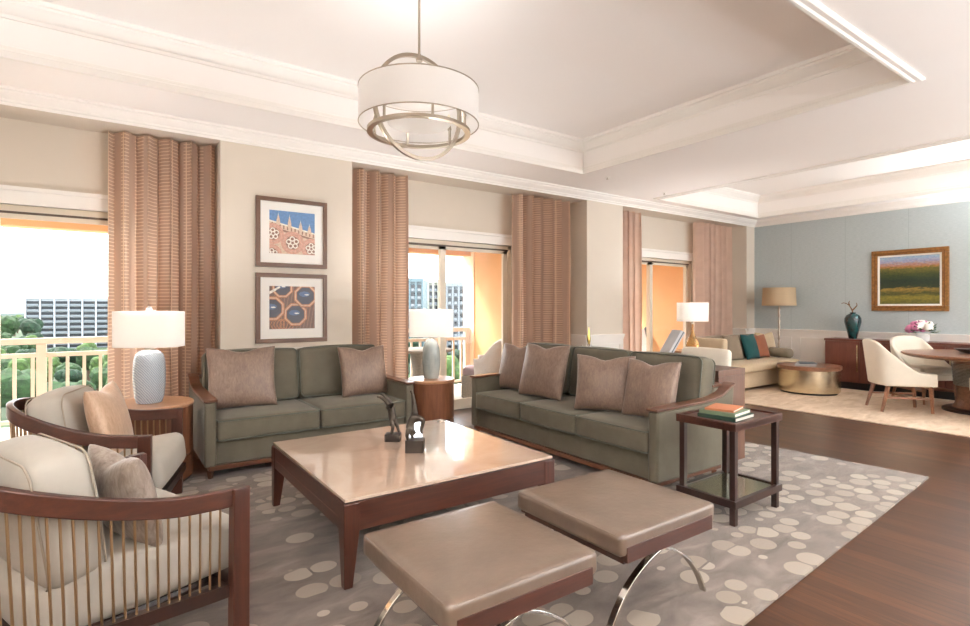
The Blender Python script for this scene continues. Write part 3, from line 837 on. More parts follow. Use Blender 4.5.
# bronze acrobats
def skin_body(name, pts, edges, rads, root, mat, parent):
    me = bpy.data.meshes.new(name); me.from_pydata(pts, edges, []); o = bpy.data.objects.new(name, me); COL.objects.link(o)
    sk = o.modifiers.new('skin', 'SKIN'); sk.use_smooth_shade = True
    for i, v_ in enumerate(me.skin_vertices[0].data): v_.radius = (rads[i]*1.55, rads[i]*1.55); v_.use_root = (i == root)
    sb = o.modifiers.new('sub', 'SUBSURF'); sb.levels = 2; sb.render_levels = 2
    dg = bpy.context.evaluated_depsgraph_get(); m2 = bpy.data.meshes.new_from_object(o.evaluated_get(dg)); m2.materials.clear(); m2.materials.append(M[mat])
    bpy.data.objects.remove(o); o2 = bpy.data.objects.new(name, m2); COL.objects.link(o2); o2.parent = parent
    for p_ in m2.polygons: p_.use_smooth = True
    return o2
va = -radians(35.3)
s1 = thing('acrobat_sculpture', 'bronze acrobat in a handstand with both legs arched, on the smaller block', 'sculpture', (1.605, 3.36, TT), va, 'bronze acrobat sculptures on the coffee table')
MB().box(-.052, .052, -.04, .04, 0, .05, .003).build('block', 'bronze_block', s1)
P = [(-.012,0,.225),(-.008,0,.19),(-.002,0,.155),(.002,0,.135),(-.006,0,.112),(-.012,-.01,.095),   # 0 pelvis 1 waist 2 chest 3 shoulders mid 4 neck 5 head
     (.005,.028,.135),(.022,.036,.095),(.034,.03,.056),(.04,.028,.05),      # 6-9 arm a
     (-.004,-.028,.135),(.006,-.036,.095),(-.006,-.03,.058),(-.006,-.03,.05),       # 10-13 arm b
     (-.016,.014,.232),(-.034,.018,.278),(-.07,.018,.315),(-.095,.018,.322),   # 14-17 leg a
     (-.016,-.014,.232),(-.04,-.018,.272),(-.082,-.018,.3),(-.108,-.018,.305)]
E_ = [(0,1),(1,2),(2,3),(3,4),(4,5),(3,6),(6,7),(7,8),(8,9),(3,10),(10,11),(11,12),(12,13),(0,14),(14,15),(15,16),(16,17),(0,18),(18,19),(19,20),(20,21)]
R_ = [.019,.017,.022,.02,.009,.016,.011,.0085,.006,.008,.011,.0085,.006,.008,.015,.011,.007,.005,.015,.011,.007,.005]
skin_body('figure', P, E_, R_, 0, 'bronze', s1)
s2 = thing('acrobat_sculpture', 'bronze acrobat folded in a handstand with one leg straight up, on the larger block', 'sculpture', (1.60, 3.03, TT), va, 'bronze acrobat sculptures on the coffee table')
MB().box(-.056, .056, -.05, .05, 0, .078, .003).build('block', 'bronze_block', s2)
P = [(-.005,0,.215),(-.025,0,.19),(-.035,0,.155),(-.03,0,.135),(-.012,0,.118),(0,0,.105),
     (-.032,.03,.14),(-.03,.036,.108),(-.02,.03,.082),(-.015,.03,.079),
     (-.036,-.03,.14),(-.046,-.036,.108),(-.042,-.03,.082),(-.036,-.03,.079),
     (-.004,.014,.225),(-.008,.014,.29),(-.018,.012,.365),(-.03,.01,.385),
     (.01,-.014,.218),(.055,-.018,.20),(.04,-.016,.135),(.048,-.016,.115)]
skin_body('figure', P, E_, R_, 0, 'bronze', s2)

# ------------------------------------------------------------------ stools
def stool(label, loc):
    r = thing('upholstered_stool', label, 'stool', loc, 0, 'leather stools with crossed chrome legs')
    w = .325
    MB().cushion(-w, w, -w, w, .355, .445, .022, (0,0,.012), 14).build('seat', 'leather', r)
    pts = piping_loop(-w+.008, w-.008, -w+.008, w-.008, .437, rc=.03)
    MB().tube(pts, .0035, 6, True).build('seam', 'leather', r)
    m = MB()
    for s in (-1, 1): m.box(-w+.035, w-.035, min(s*(w-.02), s*(w+.004)), max(s*(w-.02), s*(w+.004)), .332, .395, .003)
    m.box(-w+.04, w-.04, -w+.02, w-.02, .32, .357); m.build('seat_frame', 'walnut', r)
    for sy_ in (-1, 1):
        y = sy_*.255
        for sx_ in (-1, 1):
            arc = [(sx_*.345, y+sx_*.008, .004), (sx_*.30, y+sx_*.008, .09), (sx_*.22, y+sx_*.008, .185), (sx_*.11, y+sx_*.008, .257), (0, y+sx_*.008, .296), (-sx_*.12, y+sx_*.008, .318), (-sx_*.2, y+sx_*.008, .325)]
            MB().sweep(bez(arc, 6), .030, .012, up=(0,0,1)).build('leg', 'chrome', r, smooth=40, bevel=.002)
    m = MB().tube([(0, -.255, .292), (0, .255, .292)], .009, 10); m.build('stretcher', 'chrome', r)
    return r
s_ = stool('taupe leather stool with chrome legs nearest the camera, left of its twin', (1.152, 1.69, RUGZ))
dup(s_, (1.955, 1.72, RUGZ), 0, 'taupe leather stool with chrome legs next to the glass-shelf side table')

# ------------------------------------------------------------------ barrel armchairs
def armchair(label, loc, rz, pmat, plabel, pyaw):
    r = thing('armchair', label, 'armchair', loc, rz, 'cream armchairs with walnut barrel frames')
    half = [(-.03,-.43,.575),(-.13,-.412,.578),(-.28,-.378,.59),(-.48,-.335,.64),(-.66,-.26,.70),(-.77,-.14,.74),(-.80,0,.75)]
    full = half+[(x, -y, z) for x, y, z in reversed(half[:-1])]
    path = bez(full, 8)
    MB().sweep(path, .034, .072).build('arm_rail', 'walnut', r, smooth=40, bevel=.005)
    low = [(x*.97, y*.97, .205) for x, y, z in path]
    MB().sweep(low, .034, .05).build('seat_rail', 'dark_wood', r, smooth=40)
    MB().box(-.06, .03, -.41, .41, .17, .225, .006).build('front_rail', 'dark_wood', r)
    for s in (-1, 1):
        MB().prism([(-.072,0),(.0,0),(.002,.611),(-.066,.611)], s*.436-.021, s*.436+.021, 'y').build('front_leg', 'walnut_z', r, bevel=.004)
        MB().tube([(-.62, s*.21, 0), (-.60, s*.21, .2)], [.018, .026], 4).build('rear_leg', 'dark_wood', r, smooth=0)
    # rods spaced along the rail
    Ls = [0]
    for i in range(1, len(path)): Ls.append(Ls[-1]+(path[i]-path[i-1]).length)
    n = 54
    for k in range(1, n):
        d = Ls[-1]*k/n
        if d < .05 or d > Ls[-1]-.05: continue
        i = max(j for j in range(len(Ls)) if Ls[j] <= d); i = min(i, len(path)-2); f = (d-Ls[i])/(Ls[i+1]-Ls[i])
        p_ = path[i].lerp(path[i+1], f)
        MB().tube([(p_.x*.97, p_.y*.97, .22), (p_.x, p_.y, p_.z-.03)], .0048, 6).build('spindle', 'brass_rod', r)
    MB().box(-.66, -.03, -.27, .27, .175, .215, .02).build('seat_deck', 'dark_wood', r)
    MB().cushion(-.345, .345, -.345, .345, -.11, .11, .06, (.01,.01,.02), 14, mat=Matrix.Translation((-.305, 0, .325)) @ Matrix.Rotation(radians(-6), 4, 'Y') ).warp(lambda p: (p.x, p.y*1.06*(1+.60*min(0, p.x)), p.z)).build('seat_cushion', 'cream_fabric', r)
    # plump boxed back cushion
    mt = Matrix.Translation((-.515, 0, .395)) @ Matrix.Rotation(radians(-8), 4, 'Y')
    c_ = MB().cushion(-.10, .10, -.262, .262, -.02, .43, .06, (.03,.015,.025), 14, mat=mt).build('back_cushion', 'cream_fabric', r)
    pm = MB()
    for xx in (-.085, .085):
        pts = [(xx, p_[0], p_[1]) for p_ in piping_loop(-.26, .26, -.018, .43, 0, rc=.07)]; pm.tube(pts, .004, 6, True, mat=mt)
    pm.build('piping', 'cream_piping', c_)
    return r
c1loc = (.316, 2.76); c1a = radians(21); c2loc = (.333, 4.0); c2a = radians(-16)
armchair('cream armchair with walnut barrel frame nearest the camera', (c1loc[0], c1loc[1], RUGZ), c1a, None, None, 0)
armchair('cream armchair with walnut barrel frame farther back, beside the round side table', (c2loc[0], c2loc[1], RUGZ), c2a, None, None, 0)
def chair_pillow(label, mat, cl, ca, lx, ly, yaw, tilt, w=.5):
    x = cl[0]+lx*cos(ca)-ly*sin(ca); y = cl[1]+lx*sin(ca)+ly*cos(ca)
    o = throw_pillow(label, mat, (x, y, RUGZ+.405), (0,0,0), w, w*.92, .16, group='patterned pillows on the armchairs')
    # front (-y) must face local +x of the chair: rotate by +90 deg
    o.rotation_euler = (Matrix.Rotation(ca+radians(90+yaw), 3, 'Z') @ Matrix.Rotation(radians(-tilt), 3, 'X')).to_euler()
chair_pillow('grey taupe woven pillow on the armchair nearest the camera', 'taupe_weave', c1loc, c1a, -.265, -.09, 0, 13, .41)
chair_pillow('tan patterned pillow on the armchair farther back', 'tan_silk', c2loc, c2a, -.26, -.02, 0, 14, .50)

# ------------------------------------------------------------------ drum side tables
def drum(label, loc, R, Ht):
    r = thing('drum_side_table', label, 'side table', loc, 0, 'round wooden drum side tables')
    MB().lathe([(0,Ht-.03),(R,Ht-.03),(R+.006,Ht-.02),(R+.006,Ht-.008),(R,Ht),(0,Ht)], 56).build('tabletop', 'drum_top', r)
    MB().lathe([(R-.004,.21),(R,.215),(R,Ht-.031)], 56).build('body', 'drum_wood', r)
    MB().lathe([(R-.012,.2),(R-.012,.215)], 56).build('groove', 'black_shadow_gap', r)
    MB().lathe([(R-.02,.03),(R,.035),(R,.195),(R-.004,.2)], 56).build('lower_tier', 'drum_wood', r)
    MB().lathe([(R-.03,0),(R-.03,.031)], 40).build('plinth', 'dark_wood', r)
drum('round wood side table between the armchair and the two-seat sofa', (.262, 4.86, RUGZ), .31, .605)
drum('round wood side table between the two sage sofas', (2.745, 4.845, RUGZ), .235, .605)

def point_light(name, loc, power, col=(1, .95, .9), rad=.04):
    l = bpy.data.lights.new(name, 'POINT'); l.energy = power; l.color = col; l.shadow_soft_size = rad
    o = bpy.data.objects.new(name, l); COL.objects.link(o); o.location = loc; return o
def oval_shade(m, rx, ry, z0, z1, th=.003, seg=48):
    vs = []; fs = []
    for z, d in ((z0, 0), (z1, 0), (z1, th), (z0, th)):
        for k in range(seg):
            a = 2*pi*k/seg; c_, s__ = cos(a), sin(a); e = .62
            vs.append(((rx-d)*abs(c_)**e*(1 if c_ > 0 else -1), (ry-d)*abs(s__)**e*(1 if s__ > 0 else -1), z))
    for i in range(4):
        j = (i+1) % 4
        for k in range(seg): k2 = (k+1) % seg; fs.append((i*seg+k, i*seg+k2, j*seg+k2, j*seg+k))
    return m.add(vs, fs)
def table_lamp(label, loc, rz, prof, bmat, z0, z1, rx, ry, power, shade='lampshade_white', finial=True, basebits=None):
    r = thing('table_lamp', label, 'lamp', loc, rz)
    MB().lathe(prof, 40).build('base', bmat, r)
    top = prof[-1][1]
    m = MB().lathe([(.03, top), (.03, top+.012), (.012, top+.016), (.012, z0+.06)], 20); m.build('neck', 'nickel', r)
    MB().tube([(-rx+.004, 0, z1-.012), (rx-.004, 0, z1-.012)], .003, 6).tube([(0, -ry+.004, z1-.012), (0, ry-.004, z1-.012)], .003, 6).tube([(0,0,z0+.05),(0,0,z1)], .004, 6).build('harp', 'nickel', r)
    oval_shade(MB(), rx, ry, z0, z1).build('shade', shade, r, smooth=60)
    if finial: MB().lathe([(.004,z1-.002),(.016,z1+.008),(.02,z1+.02),(.012,z1+.034),(0,z1+.04)], 16).build('finial', 'clear_glass', r)
    MB().lathe([(.012,z0+.06),(.026,z0+.09),(.03,z0+.12),(.018,z0+.15),(0,z0+.155)], 16).build('light_bulb', 'bulb', r)
    l = point_light('lamp_light', (0, 0, (z0+z1)/2+.03), power); l.parent = r
    l = bpy.data.lights.new('lamp_light', 'AREA'); l.shape = 'DISK'; l.size = .22; l.energy = 9; l.color = (.97, .97, 1)
    o = bpy.data.objects.new('lamp_light', l); COL.objects.link(o); o.location = (0, 0, z1-.03); o.rotation_euler = (pi, 0, 0); o.parent = r
zt1 = RUGZ+.605
table_lamp('white oval lampshade on a ribbed blue grey ceramic base, left side table', (.275, 4.84, zt1+.001), radians(-30),
           [(.06,0),(.085,.004),(.098,.05),(.108,.14),(.11,.24),(.105,.32),(.092,.37),(.07,.395),(.045,.405)], 'ripple_ceramic', .43, .70, .235, .15, 9)
table_lamp('white oval lampshade on a smoky grey domed base between the sofas', (2.745, 4.845, zt1+.001), radians(-30),
           [(.055,0),(.075,.004),(.082,.05),(.092,.13),(.094,.22),(.086,.31),(.065,.37),(.04,.40),(.03,.41)], 'smoke_ceramic', .43, .71, .225, .15, 9, finial=False)

# ------------------------------------------------------------------ pictures on the pier
for nm in (('ps_sky', (92, 130, 176)), ('ps_stone', (210, 186, 162)), ('ps_pink', (200, 152, 132)), ('ps_shade', (134, 98, 82)), ('ps_white', (232, 226, 214)), ('ps_dark', (44, 42, 56)), ('ps_copper', (186, 124, 84)), ('ps_blue', (70, 92, 128)), ('ps_brown', (92, 62, 44))):
    plain(nm[0], nm[1], .35, var=.18, vscale=50)
PM = ['ps_sky', 'ps_stone', 'ps_pink', 'ps_shade', 'ps_white', 'ps_dark', 'ps_copper', 'ps_blue', 'ps_brown']
def clip_poly(poly, w, h):
    def clip(ps, ins, inter):
        out = []
        for i in range(len(ps)):
            a, b = ps[i-1], ps[i]
            if ins(b):
                if not ins(a): out.append(inter(a, b))
                out.append(b)
            elif ins(a): out.append(inter(a, b))
        return out
    for ax, lim, sg in ((0, w, 1), (0, -w, -1), (1, h, 1), (1, -h, -1)):
        if not poly: break
        ins = lambda p: sg*p[ax] <= sg*lim+1e-9
        def inter(a, b): t_ = (lim-a[ax])/(b[ax]-a[ax]); return (a[0]+(b[0]-a[0])*t_, a[1]+(b[1]-a[1])*t_)
        poly = clip(poly, ins, inter)
    return poly
class Paint:
    def __init__(s, w, h): s.m = MB(); s.w = w; s.h = h; s.k = 0; s.p([(-w,-h),(w,-h),(w,h),(-w,h)], 0)
    def p(s, poly, mi):
        q = clip_poly(poly, s.w, s.h)
        if len(q) >= 3: s.m.poly([(x, -.0008-.00006*s.k, z) for x, z in q], mi); s.k += 1
    def ring(s, cx, cz, r0, r1, mi, n=24, ph=0, sx=1, sz=1):
        for i in range(n):
            a, b = 2*pi*i/n+ph, 2*pi*(i+1)/n+ph
            q = clip_poly([(cx+r0*cos(a)*sx, cz+r0*sin(a)*sz), (cx+r1*cos(a)*sx, cz+r1*sin(a)*sz), (cx+r1*cos(b)*sx, cz+r1*sin(b)*sz), (cx+r0*cos(b)*sx, cz+r0*sin(b)*sz)], s.w, s.h)
            if len(q) >= 3: s.m.poly([(x, -.0008-.00006*s.k, z) for x, z in q], mi)
        s.k += 1
    def disc(s, cx, cz, r, mi, n=24, ph=0, sx=1, sz=1): s.p([(cx+r*cos(2*pi*i/n+ph)*sx, cz+r*sin(2*pi*i/n+ph)*sz) for i in range(n)], mi)
def framed(label, z0, z1, painter):
    x0, x1 = 1.20, 1.905; cx, cz = (x0+x1)/2, (z0+z1)/2; w, h = (x1-x0)/2, (z1-z0)/2
    r = thing('framed_photograph', label, 'picture', (cx, WY, cz), 0, 'framed photographs on the pier'); fw = .042
    m = MB(); m.box(-w, w, -.032, -.002, h-fw, h, .003); m.box(-w, w, -.032, -.002, -h, -h+fw, .003); m.box(-w, -w+fw, -.032, -.002, -h+fw, h-fw, .003); m.box(w-fw, w, -.032, -.002, -h+fw, h-fw, .003)
    m.build('frame', 'frame_brown', r)
    MB().box(-w+fw-.002, w-fw+.002, -.016, -.006, -h+fw-.002, h-fw+.002).build('mat', 'mat_board', r, smooth=0)
    P_ = Paint(.225, .215); painter(P_); o = P_.m.build('print', PM, r, smooth=0); o.location = (0, -.016, .005)
def paint1(P_):
    # ornate roofline with pinnacles and round tracery, blue above
    P_.p([(-.3,.12),(.3,-.02),(.3,-.3),(-.3,-.3)], 1)
    P_.p([(-.3,.135),(.3,-.005),(.3,-.02),(-.3,.12)], 4)
    P_.p([(-.3,.075),(.3,-.065),(.3,-.085),(-.3,.055)], 3)
    for k in range(14):
        x = -.24+k*.037; z = .115-.2333*(x+.3)+.012
        P_.p([(x, z-.045), (x+.012, z-.047), (x+.012, z-.01), (x, z-.008)], 3)
    for x, hh in ((-.14,.075), (-.03,.085), (.08,.07), (.17,.06)):
        z = .135-.2333*(x+.3)
        P_.p([(x-.02, z-.02), (x+.02, z-.025), (x+.016, z+hh*.35), (x+.004, z+hh), (x-.004, z+hh), (x-.016, z+hh*.35)], 1)
        P_.p([(x-.003, z+hh*.9), (x+.003, z+hh*.9), (x, z+hh*1.4)], 4)
    for cx, cz, R in ((-.19,-.02,.10), (-.0,-.10,.11), (.19,-.15,.10), (-.2,-.22,.09)):
        P_.ring(cx, cz, R*.82, R*1.05, 2); P_.disc(cx, cz, R*.8, 3); P_.ring(cx, cz, R*.62, R*.8, 2)
        for k in range(5):
            a = k*2*pi/5+.4; P_.ring(cx+R*.36*cos(a), cz+R*.36*sin(a), R*.14, R*.25, 4, 12)
def paint2(P_):
    P_.p([(-.3,-.3),(.3,-.3),(.3,.3),(-.3,.3)], 8)
    for k in range(16):
        x = -.25+k*.034; P_.p([(x,-.3),(x+.008,-.3),(x+.11,.3),(x+.102,.3)], 3)
    for k in range(5): P_.ring(-.16+.03*k, -.17, .05, .056, 6, 8)
    for cx, cz, R in ((.03,-.07,.115), (.13,.12,.115), (-.2,-.01,.12), (-.1,.2,.1)):
        P_.disc(cx, cz, R*1.12, 8, 8, .39); P_.ring(cx, cz, R*.82, R*1.08, 6, 8, .39); P_.ring(cx, cz, R*.9, R*.98, 1, 8, .39)
        P_.disc(cx, cz, R*.8, 5, 8, .39); P_.disc(cx-R*.1, cz+R*.15, R*.5, 7, 9, .2, 1, .5); P_.disc(cx+R*.1, cz+R*.1, R*.22, 4, 6, .2, 1, .3)
    P_.p([(-.225,.13),(-.12,.2),(-.13,.215),(-.225,.16)], 4)
framed('upper framed photograph of an ornate stone roofline under blue sky', 1.755, 2.45, paint1)
framed('lower framed photograph of dark octagonal openings with copper rims', .997, 1.694, paint2)

# ------------------------------------------------------------------ open side table with glass shelf
st = thing('open_side_table', 'dark wood side table with mirrored lower shelf beside the sofa arm', 'side table', (3.40, 1.985, RUGZ), radians(1)); a = .295; b = .205
Zt = .63
m = MB().box(-a, a, -b, b, Zt-.045, Zt-.012, .003)
for q in ((-a, a, -b, -b+.022), (-a, a, b-.022, b), (-a, -a+.022, -b+.022, b-.022), (a-.022, a, -b+.022, b-.022)): m.box(q[0], q[1], q[2], q[3], Zt-.05, Zt, .002)
m.build('tray_top', 'walnut', st)
for sx_ in (-1, 1):
    for sy_ in (-1, 1):
        MB().box(sx_*(a-.035)-.018, sx_*(a-.035)+.018, sy_*(b-.032)-.018, sy_*(b-.032)+.018, 0, Zt-.045, .002).build('leg', 'dark_wood', st)
m = MB()
for q in ((-a, a, -b, -b+.03), (-a, a, b-.03, b), (-a, -a+.03, -b+.03, b-.03), (a-.03, a, -b+.03, b-.03)): m.box(q[0], q[1], q[2], q[3], .11, .155, .002)
m.build('shelf_frame', 'dark_wood', st)
MB().box(-a+.03, a-.03, -b+.03, b-.03, .135, .147).build('shelf_mirror', 'shelf_mirror', st, smooth=0)
BZ = RUGZ+Zt-.012+.0005
def book(label, loc, rz, w, d, th, cover, group='books on the open side table', name='book'):
    r = thing(name, label, 'book', loc, rz, group)
    m = MB().box(-w/2, w/2, -d/2, d/2, 0, .0025).box(-w/2, w/2, -d/2, d/2, th-.0025, th).box(-w/2, -w/2+.003, -d/2, d/2, 0, th); m.build('cover', cover, r, smooth=0)
    MB().box(-w/2+.003, w/2-.004, -d/2+.004, d/2-.004, .0025, th-.0025).build('pages', 'paper', r, smooth=0)
book('dark green book at the bottom of the stack on the side table', (3.325, 1.965, BZ), radians(5), .27, .25, .024, 'book_green')
book('sage green book in the middle of the stack on the side table', (3.33, 1.975, BZ+.0245), radians(8), .25, .23, .022, 'book_sage')
book('orange booklet on top of the stack on the side table', (3.34, 1.985, BZ+.047), radians(14), .22, .18, .014, 'book_orange')

# ------------------------------------------------------------------ console desk behind the sofa
cd = thing('console_desk', 'brown wood console desk standing behind the three-seat sofa', 'desk', (4.43, 3.6, RUGZ), 0)
MB().box(-.21, .21, -1.04, 1.04, .745, .80, .004).build('desktop', 'desk_wood', cd)
for s in (-1, 1): MB().box(-.205, .205, s*1.04-.055 if s > 0 else -1.04, 1.04 if s > 0 else -.985, 0, .745, .003).build('end_panel', 'desk_wood', cd)
MB().box(-.18, -.155, -.985, .985, .50, .745).build('modesty_panel', 'desk_wood', cd, smooth=0)
DZ = RUGZ+.80+.001
oc = thing('brass_ornament', 'slim brass flame ornament on a clear glass base behind the sofa', 'ornament', (4.36, 4.18, DZ))
MB().lathe([(.04,0),(.04,.02),(.018,.04),(.014,.10),(.022,.13)], 20).build('glass_base', 'clear_glass', oc)
MB().lathe([(.012,.13),(.022,.16),(.024,.20),(.015,.26),(.006,.31),(0,.325)], 16, sx=1, sy=.5).build('flame', 'gold_bright', oc)
fo = thing('leaning_folder', 'silver and grey folder propped at a tilt on the console desk', 'folder', (4.40, 3.28, DZ), radians(-30))
mt = Matrix.Rotation(radians(31), 4, 'Y')
MB().box(-.012, .012, -.10, .10, 0.0, .35, .002, mat=Matrix.Translation((0,0,.01)) @ mt).build('cover', 'book_silver', fo)
MB().box(.012, .022, -.10, .10, 0.0, .35, .001, mat=Matrix.Translation((0,0,.01)) @ mt).build('inner_sheet', 'book_slate', fo)
MB().box(.022, .034, -.10, .10, 0.0, .35, .001, mat=Matrix.Translation((0,0,.01)) @ mt).build('back_cover', 'book_silver', fo)
MB().prism([(.03,0),(.16,0),(.12,.13)], -.05, .05, 'y').build('easel', 'drum_wood', fo, smooth=0)
# cream desk chair
dc = thing('desk_chair', 'cream upholstered desk chair behind the console desk', 'chair', (5.0, 3.35, RUGZ), radians(180))
def legs(r, pts, z, mat, t0=.014, t1=.022):
    for a, b, a2, b2 in pts: MB().tube([(a2, b2, 0), (a, b, z)], [t0, t1], 4).build('leg', mat, r, smooth=0)
MB().cushion(-.25, .27, -.26, .26, .36, .47, .04, (0,0,.015), 8).build('seat', 'dining_cream', dc)
MB().cushion(-.05, .05, -.28, .28, 0, .48, .04, (.015,.01,.01), 8, mat=Matrix.Translation((-.22, 0, .42)) @ Matrix.Rotation(radians(-8), 4, 'Y')).build('backrest', 'dining_cream', dc)
legs(dc, [(-.2,-.2,-.26,-.2), (-.2,.2,-.26,.2), (.22,-.2,.24,-.2), (.22,.2,.24,.2)], .38, 'dining_wood')

# side table with amber lamp
ctb = thing('cabinet_side_table', 'tan wood side table under the amber glass lamp', 'side table', (6.95, 4.62, 0), 0)
MB().box(-.25, .25, -.25, .25, .69, .73, .004).build('tabletop', 'drum_top', ctb)
MB().box(-.23, .23, -.23, .23, .08, .69, .004).build('body', 'settee_tan', ctb)
for a in (-.2, .2):
    for b in (-.2, .2): MB().box(a-.02, a+.02, b-.02, b+.02, 0, .08).build('foot', 'dining_wood', ctb, smooth=0)
table_lamp('white drum lampshade on an amber glass teardrop base near the settee', (6.95, 4.62, .731), radians(-30),
           [(.04,0),(.06,.006),(.088,.05),(.09,.10),(.06,.17),(.028,.24),(.018,.31),(.016,.38)], 'amber_glass', .42, .69, .21, .15, 2, finial=False)

# ------------------------------------------------------------------ settee
se = thing('settee', 'tan upholstered settee against the far window bay', 'sofa', (7.62, 4.50, RUGZ), 0); L = 2.33
MB().box(0, L, .06, .66, .05, .30, .02).build('base', 'settee_tan', se)
MB().cushion(.12, L+.02, .0, .62, .30, .44, .05, (.0,.01,.012), 10).build('seat_cushion', 'settee_tan', se)
MB().cushion(-.02, .11, .03, .70, .05, .86, .03, (0,0,0), 8).build('arm', 'settee_tan', se)
MB().cushion(.10, L-.25, .58, .72, .30, .86, .04, (0,.01,0), 8).build('backrest', 'settee_taupe', se)
for a in (.06, L-.08):
    for b in (.1, .6): MB().box(a-.025, a+.025, b-.025, b+.025, 0, .05).build('foot', 'dark_wood', se, smooth=0)
sz_ = RUGZ+.452
def bolster(label, x, y, z, Lb, rr, mat, rz=0):
    pts = [(-Lb/2,0,0),(-Lb/2+.012,0,0),(-Lb/2+.03,0,0),(0,0,0),(Lb/2-.03,0,0),(Lb/2-.012,0,0),(Lb/2,0,0)]
    o = MB().tube(pts, [rr*.5, rr*.86, rr, rr, rr, rr*.86, rr*.5], 20).build('bolster_cushion', mat, smooth=60)
    o.location = (x, y, z); o.rotation_euler = (0, 0, rz); tag(o, label, 'cushion', 'bolsters on the settee')
bolster('grey green bolster cushion at the left arm of the settee', 7.86, 4.80, sz_+.085, .42, .085, 'greygreen_cloth', pi/2)
bolster('grey green bolster cushion at the right end of the settee', 9.80, 4.78, sz_+.085, .48, .085, 'greygreen_cloth', radians(75))
throw_pillow('teal square pillow leaning on the settee back', 'teal_cloth', (9.08, 4.86, sz_), (radians(-16), 0, radians(4)), .46, .44, .15, .01)
throw_pillow('rust square pillow to the right of the teal pillow', 'rust_cloth', (9.46, 4.90, sz_), (radians(-16), 0, radians(-4)), .42, .42, .14, .01)
throw_pillow('brown pillow to the left of the teal pillow on the settee', 'settee_taupe', (8.64, 4.92, sz_), (radians(-16), 0, 0), .46, .44, .14, .02)
throw_pillow('beige cushion above the right bolster of the settee', 'settee_tan', (9.80, 5.0, sz_+.12), (radians(-14), 0, radians(-10)), .46, .32, .16, .03)

# floor lamp
fl = thing('floor_lamp', 'floor lamp with tan drum shade in the corner by the blue wall', 'lamp', (10.17, 4.97, RUGZ))
MB().lathe([(.13,0),(.13,.02),(.03,.035),(.02,.05)], 32).build('base', 'nickel', fl)
pr = [(.012,.05)]
for k in range(6): z = .1+k*.21; pr += [(.012,z),(.024,z+.03),(.016,z+.09),(.024,z+.15),(.012,z+.18)]
pr += [(.010,1.46)]
MB().lathe(pr, 16).build('pole', 'nickel', fl)
m = MB(); seg = 48; m.lathe([(.285,1.37),(.27,1.70),(.267,1.70),(.282,1.37)], seg, cap=False)
m.build('shade', 'lampshade_tan', fl, smooth=60)
MB().tube([(-.27,0,1.69),(.27,0,1.69)], .003, 6).tube([(0,0,1.4),(0,0,1.69)], .004, 6).build('harp', 'nickel', fl)
MB().lathe([(.012,1.46),(.03,1.5),(.03,1.54),(0,1.57)], 14).build('light_bulb', 'bulb', fl)
l = point_light('lamp_light', (0, 0, 1.52), 3); l.parent = fl

# ------------------------------------------------------------------ brass drum ottoman table
bd = thing('brass_drum_table', 'brushed brass drum coffee table with a wood top before the settee', 'table', (9.10, 3.98, RUGZ), radians(0))
def dshape(R, z, n=72, flat=.955, ang=radians(-75)):
    out = []
    for k in range(n):
        a = 2*pi*k/n; d = cos(a-ang); rr = R
        if d > 0 and R*d > R*flat: rr = R*flat/d
        out.append((rr*cos(a), rr*sin(a), z))
    return out
def loft(rings, mb=None):
    m = mb or MB(); n = len(rings[0]); vs = [p_ for r_ in rings for p_ in r_]; fs = []
    for i in range(len(rings)-1):
        for k in range(n): k2 = (k+1) % n; fs.append((i*n+k, i*n+k2, (i+1)*n+k2, (i+1)*n+k))
    fs.append(tuple(reversed(range(n)))); fs.append(tuple((len(rings)-1)*n+k for k in range(n))); return m.add(vs, fs)
loft([dshape(.43,.03), dshape(.43,.37)]).build('body', 'brushed_brass', bd, smooth=25)
loft([dshape(.445,.37), dshape(.45,.375), dshape(.45,.425), dshape(.44,.43)]).build('tabletop', 'dining_wood', bd, smooth=25)
loft([dshape(.40,0), dshape(.40,.03)]).build('plinth', 'black_shadow_gap', bd, smooth=25)
book('pale open magazine lying on the brass drum table', (9.0, 3.98, RUGZ+.4305), radians(20), .42, .28, .022, 'book_silver', None, 'magazine')
book('slate covered magazine on the brass drum table, on top', (9.06, 4.0, RUGZ+.454), radians(32), .30, .24, .014, 'book_slate', None, 'magazine')

# ------------------------------------------------------------------ sideboard
sb = thing('sideboard', 'long reddish brown sideboard against the blue wall', 'sideboard', (10.22, 3.0, 0), 0)
y0, y1 = -1.15, 1.13
MB().box(-.20, .22, y0, y1, .12, .795, .004).build('body', 'sideboard_wood', sb)
MB().box(-.22, .22, y0-.01, y1+.01, .797, .83, .004).build('worktop', 'sideboard_wood', sb)
MB().box(-.16, .2, y0+.04, y1-.04, 0, .12).build('plinth', 'black_shadow_gap', sb, smooth=0)
ds = [(1.125, .615, .66-.02), (.605, .075, .12), (.065, -.475, .02), (-.485, -1.14, -.54)]
for a, b, hy in ds:
    d_ = MB().box(-.215, -.2, b, a, .135, .785, .002).build('door', 'sideboard_wood', sb)
    hm = MB().box(-.245, -.23, hy-.01, hy+.01, .30, .74, .002); hm.box(-.23, -.214, hy-.006, hy+.006, .33, .35); hm.box(-.23, -.214, hy-.006, hy+.006, .69, .71); hm.build('handle', 'brushed_brass', d_)
vz = thing('vase', 'teal glazed urn vase holding a twig on the sideboard', 'vase', (10.2, 3.78, .8305))
MB().lathe([(.05,0),(.06,.01),(.07,.06),(.10,.18),(.122,.28),(.12,.34),(.095,.39),(.055,.415),(.04,.425),(.046,.44)], 36).build('body', 'vase_teal', vz)
m = MB()
